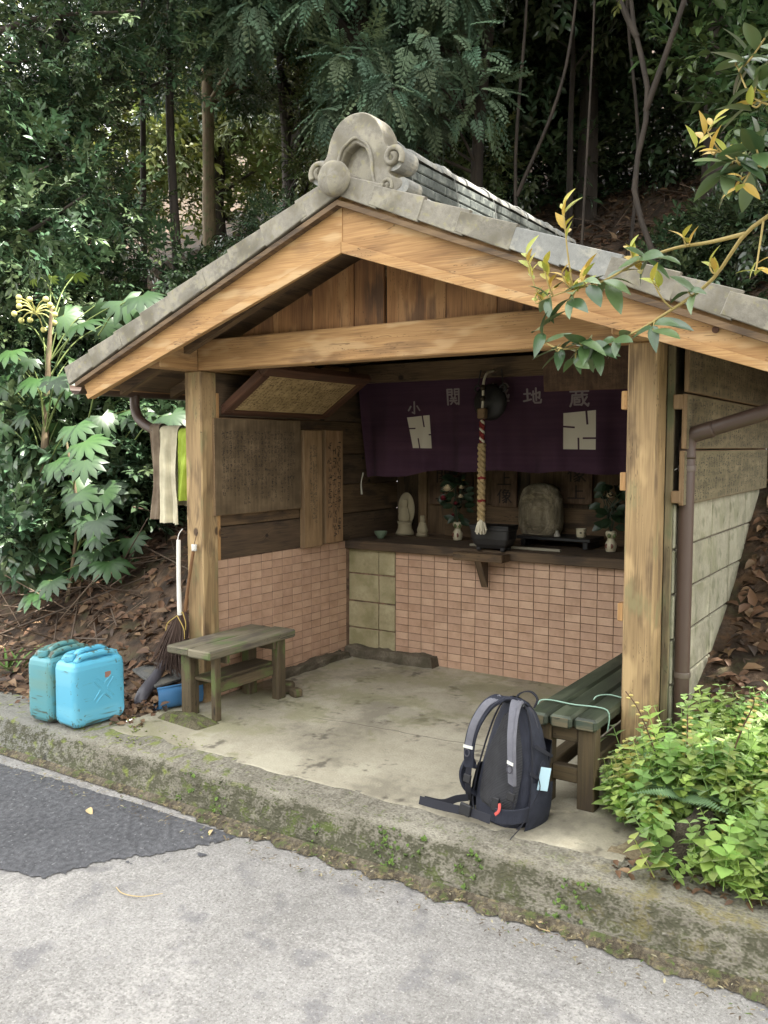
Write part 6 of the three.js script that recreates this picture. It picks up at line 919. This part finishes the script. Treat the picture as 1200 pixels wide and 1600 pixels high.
// ---------------------------------------------------------------- weeds at the right front corner
{
  const ov = leafGeo(0.05, 0.042, { n: 4, fold: 0.25, droop: 0.2, wide: 0.36 }), ovb = leafGeo(0.072, 0.056, { n: 4, fold: 0.25, droop: 0.25, wide: 0.38 });
  const weed = (leaf, L, pairs, seed) => { const r = rngOf(seed), gs = []; for (let i = 0; i < pairs; i++) for (const s of [0, Math.PI]) { const t = (i + 1) / pairs, a = i * 1.57 + s + rr(-0.3, 0.3, r); gs.push(leaf.clone().applyMatrix4(aim(V(0, t * L, 0), V(Math.cos(a), rr(0.05, 0.5, r), Math.sin(a)), V(0, 1, 0), (1.15 - 0.45 * t) * rr(0.8, 1.15, r)))); } gs.push(new THREE.CylinderGeometry(0.0012, 0.002, L, 4, 1, true).translate(0, L / 2, 0)); return mergeGeometries(gs.map((g) => g.index ? g.toNonIndexed() : g)); };
  const kinds = [weed(ov, 0.14, 5, 1), weed(ov, 0.2, 6, 2), weed(ovb, 0.13, 4, 3)], r = rngOf(88), lists = [[], [], []], cols = [[], [], []];
  const inside = (x, z) => (z < -3.5 ? x > -0.87 : x > -1.1 + 0.28 * smooth(z, -3.3, -2.9)) && z < -2.86 - 0.05 * wn(x * 4, 3) && !(Math.hypot((x + 0.73) / 0.09, (z + 3.03) / 0.12) < 1);
  const height = (x, z) => 0.05 + 0.24 * smooth(z, -2.85, -3.3) * smooth(x, -1.15, -0.8) * (1 - 0.4 * smooth(x, -0.55, -0.1)) + 0.05 * wf(x * 5, z * 5, 2, 3);
  let n = 0; while (n < 2100) { const x = rr(-1.12, 0.7, r), z = -2.84 - Math.pow(r(), 0.8) * 0.86; if (!inside(x, z)) continue; const q = Math.pow(r(), 0.5), y = Math.max(0, hillY(x, z)) + q * height(x, z), k = Math.floor(r() * 3), v = rr(0.55, 1.25, r), w = r() < 0.05 ? rr(0.3, 0.8, r) : rr(-0.2, 0.2, r); lists[k].push(aim(V(x, y - 0.02, z), V(rr(-0.4, 0.4, r), rr(-0.2, 0.2, r), 1), V(rr(-0.6, 0.6, r), 1, rr(-0.2, 0.8, r)), rr(0.45, 1.3, r), 0)); cols[k].push([0.33 * v * (1 + w), 0.50 * v, 0.10 * v]); n++; }
  kinds.forEach((g, k) => { const im = instanced('weed_patch', g, thinLeaf, lists[k], cols[k], scene); tag(im, ['bright green small leaved weeds heaped by the right post', 'taller bright green weeds mixed in the heap by the right post', 'broader leaved bright green weeds in the heap by the right post'][k], 'weeds'); });
  // fern and sprouts
  const frond = (L, n) => { const P = [], pin = (z, s, l, y) => { P.push(0, y, z, s * l * 0.5, y - 0.1 * l, z + 0.028 * L + l * 0.25, s * l, y - 0.25 * l, z + l * 0.35, 0, y, z, s * l, y - 0.25 * l, z + l * 0.35, s * l * 0.5, y - 0.1 * l, z - 0.02 * L + l * 0.15); }; for (let i = 1; i <= n; i++) { const t = i / (n + 1), l = L * 0.3 * Math.sin(Math.PI * Math.pow(t, 0.6)) + 0.004, y = 0.3 * L * (t - t * t * 1.3); pin(t * L, -1, l, y); pin(t * L + L * 0.01, 1, l, y); } const g = new THREE.BufferGeometry(); g.setAttribute('position', new THREE.Float32BufferAttribute(P, 3)); g.computeVertexNormals(); return g; };
  const fg = [frond(0.3, 20), frond(0.24, 17)], fm = plain([104, 132, 92], 0.7), fd = plain([50, 70, 44], 0.6), brown = plain([78, 52, 38], 0.8);
  const fern = (label, x, y, z, n, s, mat, seed, arc = [0, 6.28]) => { const g = thing('fern', label, 'fern', [x, y, z]), q = rngOf(seed); for (let i = 0; i < n; i++) { const a = lerp(arc[0], arc[1], (i + q() * 0.5) / n); part('frond', fg[i % 2], mat, g).applyMatrix4(aim(V(0, 0, 0), V(Math.cos(a), rr(0.15, 0.6, q), Math.sin(a)), V(0, 1, 0), s * rr(0.8, 1.15, q))); } return g; };
  fern('grey green fern arching over the stump in the weeds', -0.78, 0.2, -3.18, 5, 0.85, fm, 3, [0.4, 4.4]);
  const f2 = fern('dark fern on the slope at the right edge', -0.25, hillY(-0.25, -6.4), -6.4, 9, 2.2, fd, 4); const f3 = fern('dark fern just above the right roof corner', -0.75, hillY(-0.75, -6.9), -6.9, 9, 2.0, fd, 5);
  const sprout = (label, pts, w) => { const g = thing('fern_sprout', label, 'sprout', pts[0]), c = new THREE.CatmullRomCurve3(pts.map((p) => V(...p))); wpart('stalk', limb(pts, [w, w * 0.7, w * 0.5], { seg: 6, rings: 18 }), brown, g); for (let i = 0; i < 12; i++) { const p = c.getPointAt(0.5 + i * 0.042); part('bud', new THREE.SphereGeometry(0.007, 7, 5).scale(1.4, 0.7, 0.8), plain([176, 160, 96], 0.8), g, [p.x - g.position.x + (i % 2 ? 0.011 : -0.011), p.y - g.position.y, p.z - g.position.z]); } };
  sprout('brown sprout leaning left out of the weeds', [[-0.83, 0.15, -3.2], [-0.9, 0.32, -3.22], [-0.99, 0.46, -3.28], [-1.04, 0.505, -3.3]], 0.004); sprout('upright brown sprout in the middle of the weeds', [[-0.8, 0.18, -3.22], [-0.79, 0.34, -3.24], [-0.8, 0.46, -3.28]], 0.004); sprout('tall dark curled sprout at the right of the weeds', [[-0.66, 0.28, -3.3], [-0.62, 0.42, -3.34], [-0.585, 0.53, -3.36], [-0.595, 0.545, -3.36]], 0.004);
  const sm = grit([70, 62, 50], { N: 256, size: [0.2, 0.2], var1: 40, var2: 30, seed: 161, bump: 0.008 });
  solo('tree_stump', sheet(30, 16, (a, b) => { const th = (a % 1) * 6.2832, rad = (0.075 + 0.05 * (1 - b) * (1 - b)) * (1 + 0.5 * wf(Math.cos(th) * 1.6 + 3, Math.sin(th) * 1.6 + b * 0.8, 3, 6)) * (b > 0.85 ? (1 - b) / 0.15 : 1); return [Math.cos(th) * rad, (b > 0.85 ? 0.155 : b * 0.18) * (1 + 0.25 * Math.sin(th + 1)), Math.sin(th) * rad * 1.2, a * 0.5, b * 0.2]; }), sm, [-0.73, -0.01, -3.12], 'small dark mossy stump in the weeds under the fern', 'stump');
}
// ---------------------------------------------------------------- leaf litter, twigs, crumbs
{
  const dry = leafGeo(0.08, 0.04, { n: 3, fold: 0.5, droop: 0.35 }), r = rngOf(99), mats = [], cols = [];
  const put = (x, z, y, s = 1) => { mats.push(aim(V(x, y, z), V(rr(-1, 1, r), rr(-0.35, 0.35, r), rr(-1, 1, r)), V(rr(-0.5, 0.5, r), 1, rr(-0.2, 0.8, r)), s * rr(0.6, 1.25, r))); const k = r(), v = rr(0.6, 1.3, r), c = k < 0.55 ? [0.16, 0.085, 0.045] : k < 0.85 ? [0.24, 0.15, 0.08] : [0.07, 0.045, 0.03]; cols.push(c.map((q) => q * v * 0.78)); };
  for (let i = 0; i < 5200; i++) { const x = -3.75 - Math.pow(r(), 1.4) * 4, z = -3.0 - r() * 3.6; put(x, z, hillY(x, z) + rr(0, 0.03, r)); }
  for (let i = 0; i < 3200; i++) { const x = -0.9 + Math.pow(r(), 1.3) * 1.8, z = -3.7 - r() * 3.6; put(x, z, hillY(x, z) + rr(0, 0.03, r)); }
  for (let i = 0; i < 9000; i++) { const a = rr(8, 44, r), d = rr(6.6, 15, r), [x, z] = pol(a, d); if (z > -5.7) continue; put(x, z, hillY(x, z) + rr(0, 0.04, r), 1.3); }
  for (let i = 0; i < 160; i++) put(-3.72 + rr(-0.12, 0.14, r), -3.3 + rr(-0.1, 0.1, r), rr(0.0, 0.05, r), 0.7);
  for (let i = 0; i < 90; i++) { const x = rr(-4.5, -3.5, r); put(x, rr(-3.15, -2.98, r), 0.006, 0.6); }
  for (let i = 0; i < 60; i++) { const x = rr(-0.95, -0.3, r); put(x, rr(-2.98, -2.86, r), 0.006, 0.5); }
  tag(instanced('leaf_litter', dry, soft, mats, cols, scene), 'brown dry leaves covering the slope around the hut', 'leaf litter');
  const tw = [], tc = [], stick = new THREE.CylinderGeometry(0.0025, 0.004, 0.6, 5).rotateX(Math.PI / 2);
  for (let i = 0; i < 700; i++) { const L = i % 2, x = L ? rr(-7, -4.5, r) : rr(-6, 0.8, r), z = L ? rr(-6, -3.3, r) : rr(-12, -6.6, r); tw.push(aim(V(x, hillY(x, z) + rr(0.01, 0.12, r), z), V(rr(-1, 1, r), rr(-0.2, 0.5, r), rr(-1, 1, r)), V(0, 1, 0), rr(0.4, 1.8, r))); const v = rr(0.5, 1.4, r); tc.push([0.13 * v, 0.09 * v, 0.06 * v]); }
  tag(instanced('fallen_twigs', stick, soft, tw, tc, scene), 'thin fallen twigs scattered over the slope', 'twigs');
  // crumbs and tiny plants along the kerb foot
  const bit = leafGeo(0.02, 0.007, { n: 2 + 1, fold: 0.3 }), bm = [], bc = [];
  for (let i = 0; i < 1300; i++) { const x = rr(-5.2, 0.3, r), z = -2.665 + Math.pow(r(), 1.8) * 0.16; bm.push(aim(V(x, ROAD_Y + 0.022 + rr(0, 0.012, r) - (z + 2.66) * 0.06, z), V(rr(-1, 1, r), rr(-0.1, 0.3, r), rr(-1, 1, r)), V(0, 1, 0), rr(0.4, 1.2, r))); const k = r(), v = rr(0.5, 1.1, r), c = k < 0.5 ? [0.22, 0.17, 0.09] : k < 0.75 ? [0.1, 0.07, 0.045] : k < 0.92 ? [0.36, 0.32, 0.2] : [0.1, 0.16, 0.03]; bc.push(c.map((q) => q * v)); }
  tag(instanced('kerb_litter', bit, soft, bm, bc, scene), 'fine straw and leaf crumbs along the foot of the kerb', 'litter');
  const tuft = (() => { const gs = []; const q = rngOf(7); for (let i = 0; i < 8; i++) { const a = i * 0.8; gs.push(leafGeo(0.02, 0.012, { n: 3 }).applyMatrix4(aim(V(0, 0, 0), V(Math.cos(a), rr(0.3, 1.4, q), Math.sin(a)), V(0, 1, 0), rr(0.6, 1.2, q)))); } return mergeGeometries(gs); })(), mm = [], mc = [];
  for (let i = 0; i < 900; i++) { const x = rr(-2.9, -0.9, r), den = smooth(wf(x * 3.2, 2, 2, 31), 0.0, 0.3); if (r() > den) continue; const t = rr(0.45, 0.95, r), k = clamp(t) * (KERB.length - 1), a = Math.floor(k), f = k - a, z = lerp(KERB[a][0], KERB[Math.min(KERB.length - 1, a + 1)][0], f), y = lerp(KERB[a][1], KERB[Math.min(KERB.length - 1, a + 1)][1], f); mm.push(aim(V(x, y + 0.002, z + 0.004), V(rr(-1, 1, r), 0, rr(-1, 1, r)), V(0, 0.7, 0.7), rr(0.3, 0.85, r))); const v = rr(0.6, 1.4, r); mc.push([0.09 * v, 0.15 * v, 0.025 * v]); }
  for (let i = 0; i < 1500; i++) { const x = rr(-4.5, -3.0, r), z = rr(-3.2, -2.8, r); if (wf(x * 3.1, z * 5, 3, 37) + 0.25 * smooth(Math.abs(x + 3.6), 0.6, 0.1) < 0.14 + 0.2 * r()) continue; mm.push(aim(V(x, -0.004 - 0.03 * smooth(z, -2.88, -2.8), z), V(rr(-1, 1, r), 0, rr(-1, 1, r)), V(0, 1, 0.1), rr(0.25, 0.6, r))); const v = rr(0.7, 1.4, r); mc.push([0.2 * v, 0.24 * v, 0.05 * v]); }
  tag(instanced('kerb_moss', tuft, soft, mm, mc, scene), 'green moss tufts growing on the kerb face', 'moss');
  const fl = leafGeo(0.055, 0.03, { n: 4, fold: 0.5, droop: 0.2 }), tan = plain([186, 164, 122], 0.85);
  const one = (l, x, z, s, a, m = tan) => { const o = solo('fallen_leaf', fl, m, [x, ROAD_Y + 0.014, z], l, 'leaf'); o.rotation.set(0.1, a, 0.25); o.scale.setScalar(s); };
  one('pale fallen leaf on the dark road patch', -3.178, -2.452, 1.0, 1.2); one('small leaf at the point of the dark road patch', -2.56, -2.6, 0.7, 0.3); one('pale curled leaf at the kerb foot below the backpack', -1.13, -2.66, 1, 1.5);
  const twig1 = solo('fallen_twig', limb([[-0.09, 0, 0.03], [-0.03, 0.002, 0.05], [0.04, 0.002, 0.03], [0.09, 0.001, -0.03]], [0.0018, 0.0022, 0.0012], { seg: 5, rings: 14 }), tan, [-2.43, ROAD_Y + 0.009, -2.09], 'curved dry stalk lying on the pale road', 'twig');
  const blade = leafGeo(0.3, 0.022, { n: 6, fold: 0.4, droop: 0.35 }), gm = plain([84, 116, 48], 0.6), gr = thing('grass_tuft', 'strap leaved green tuft at the left edge by the water cans', 'grass', [-5.05, 0.0, -3.35]);
  for (let i = 0; i < 14; i++) { const a = i * 2.4; part('blade', blade, gm, gr).applyMatrix4(aim(V(rr(-0.05, 0.05, r), 0, rr(-0.05, 0.05, r)), V(Math.cos(a), rr(0.6, 1.6, r), Math.sin(a)), V(0, 1, 0), rr(0.6, 1.1, r))); }
}

renderer.render(scene, camera);
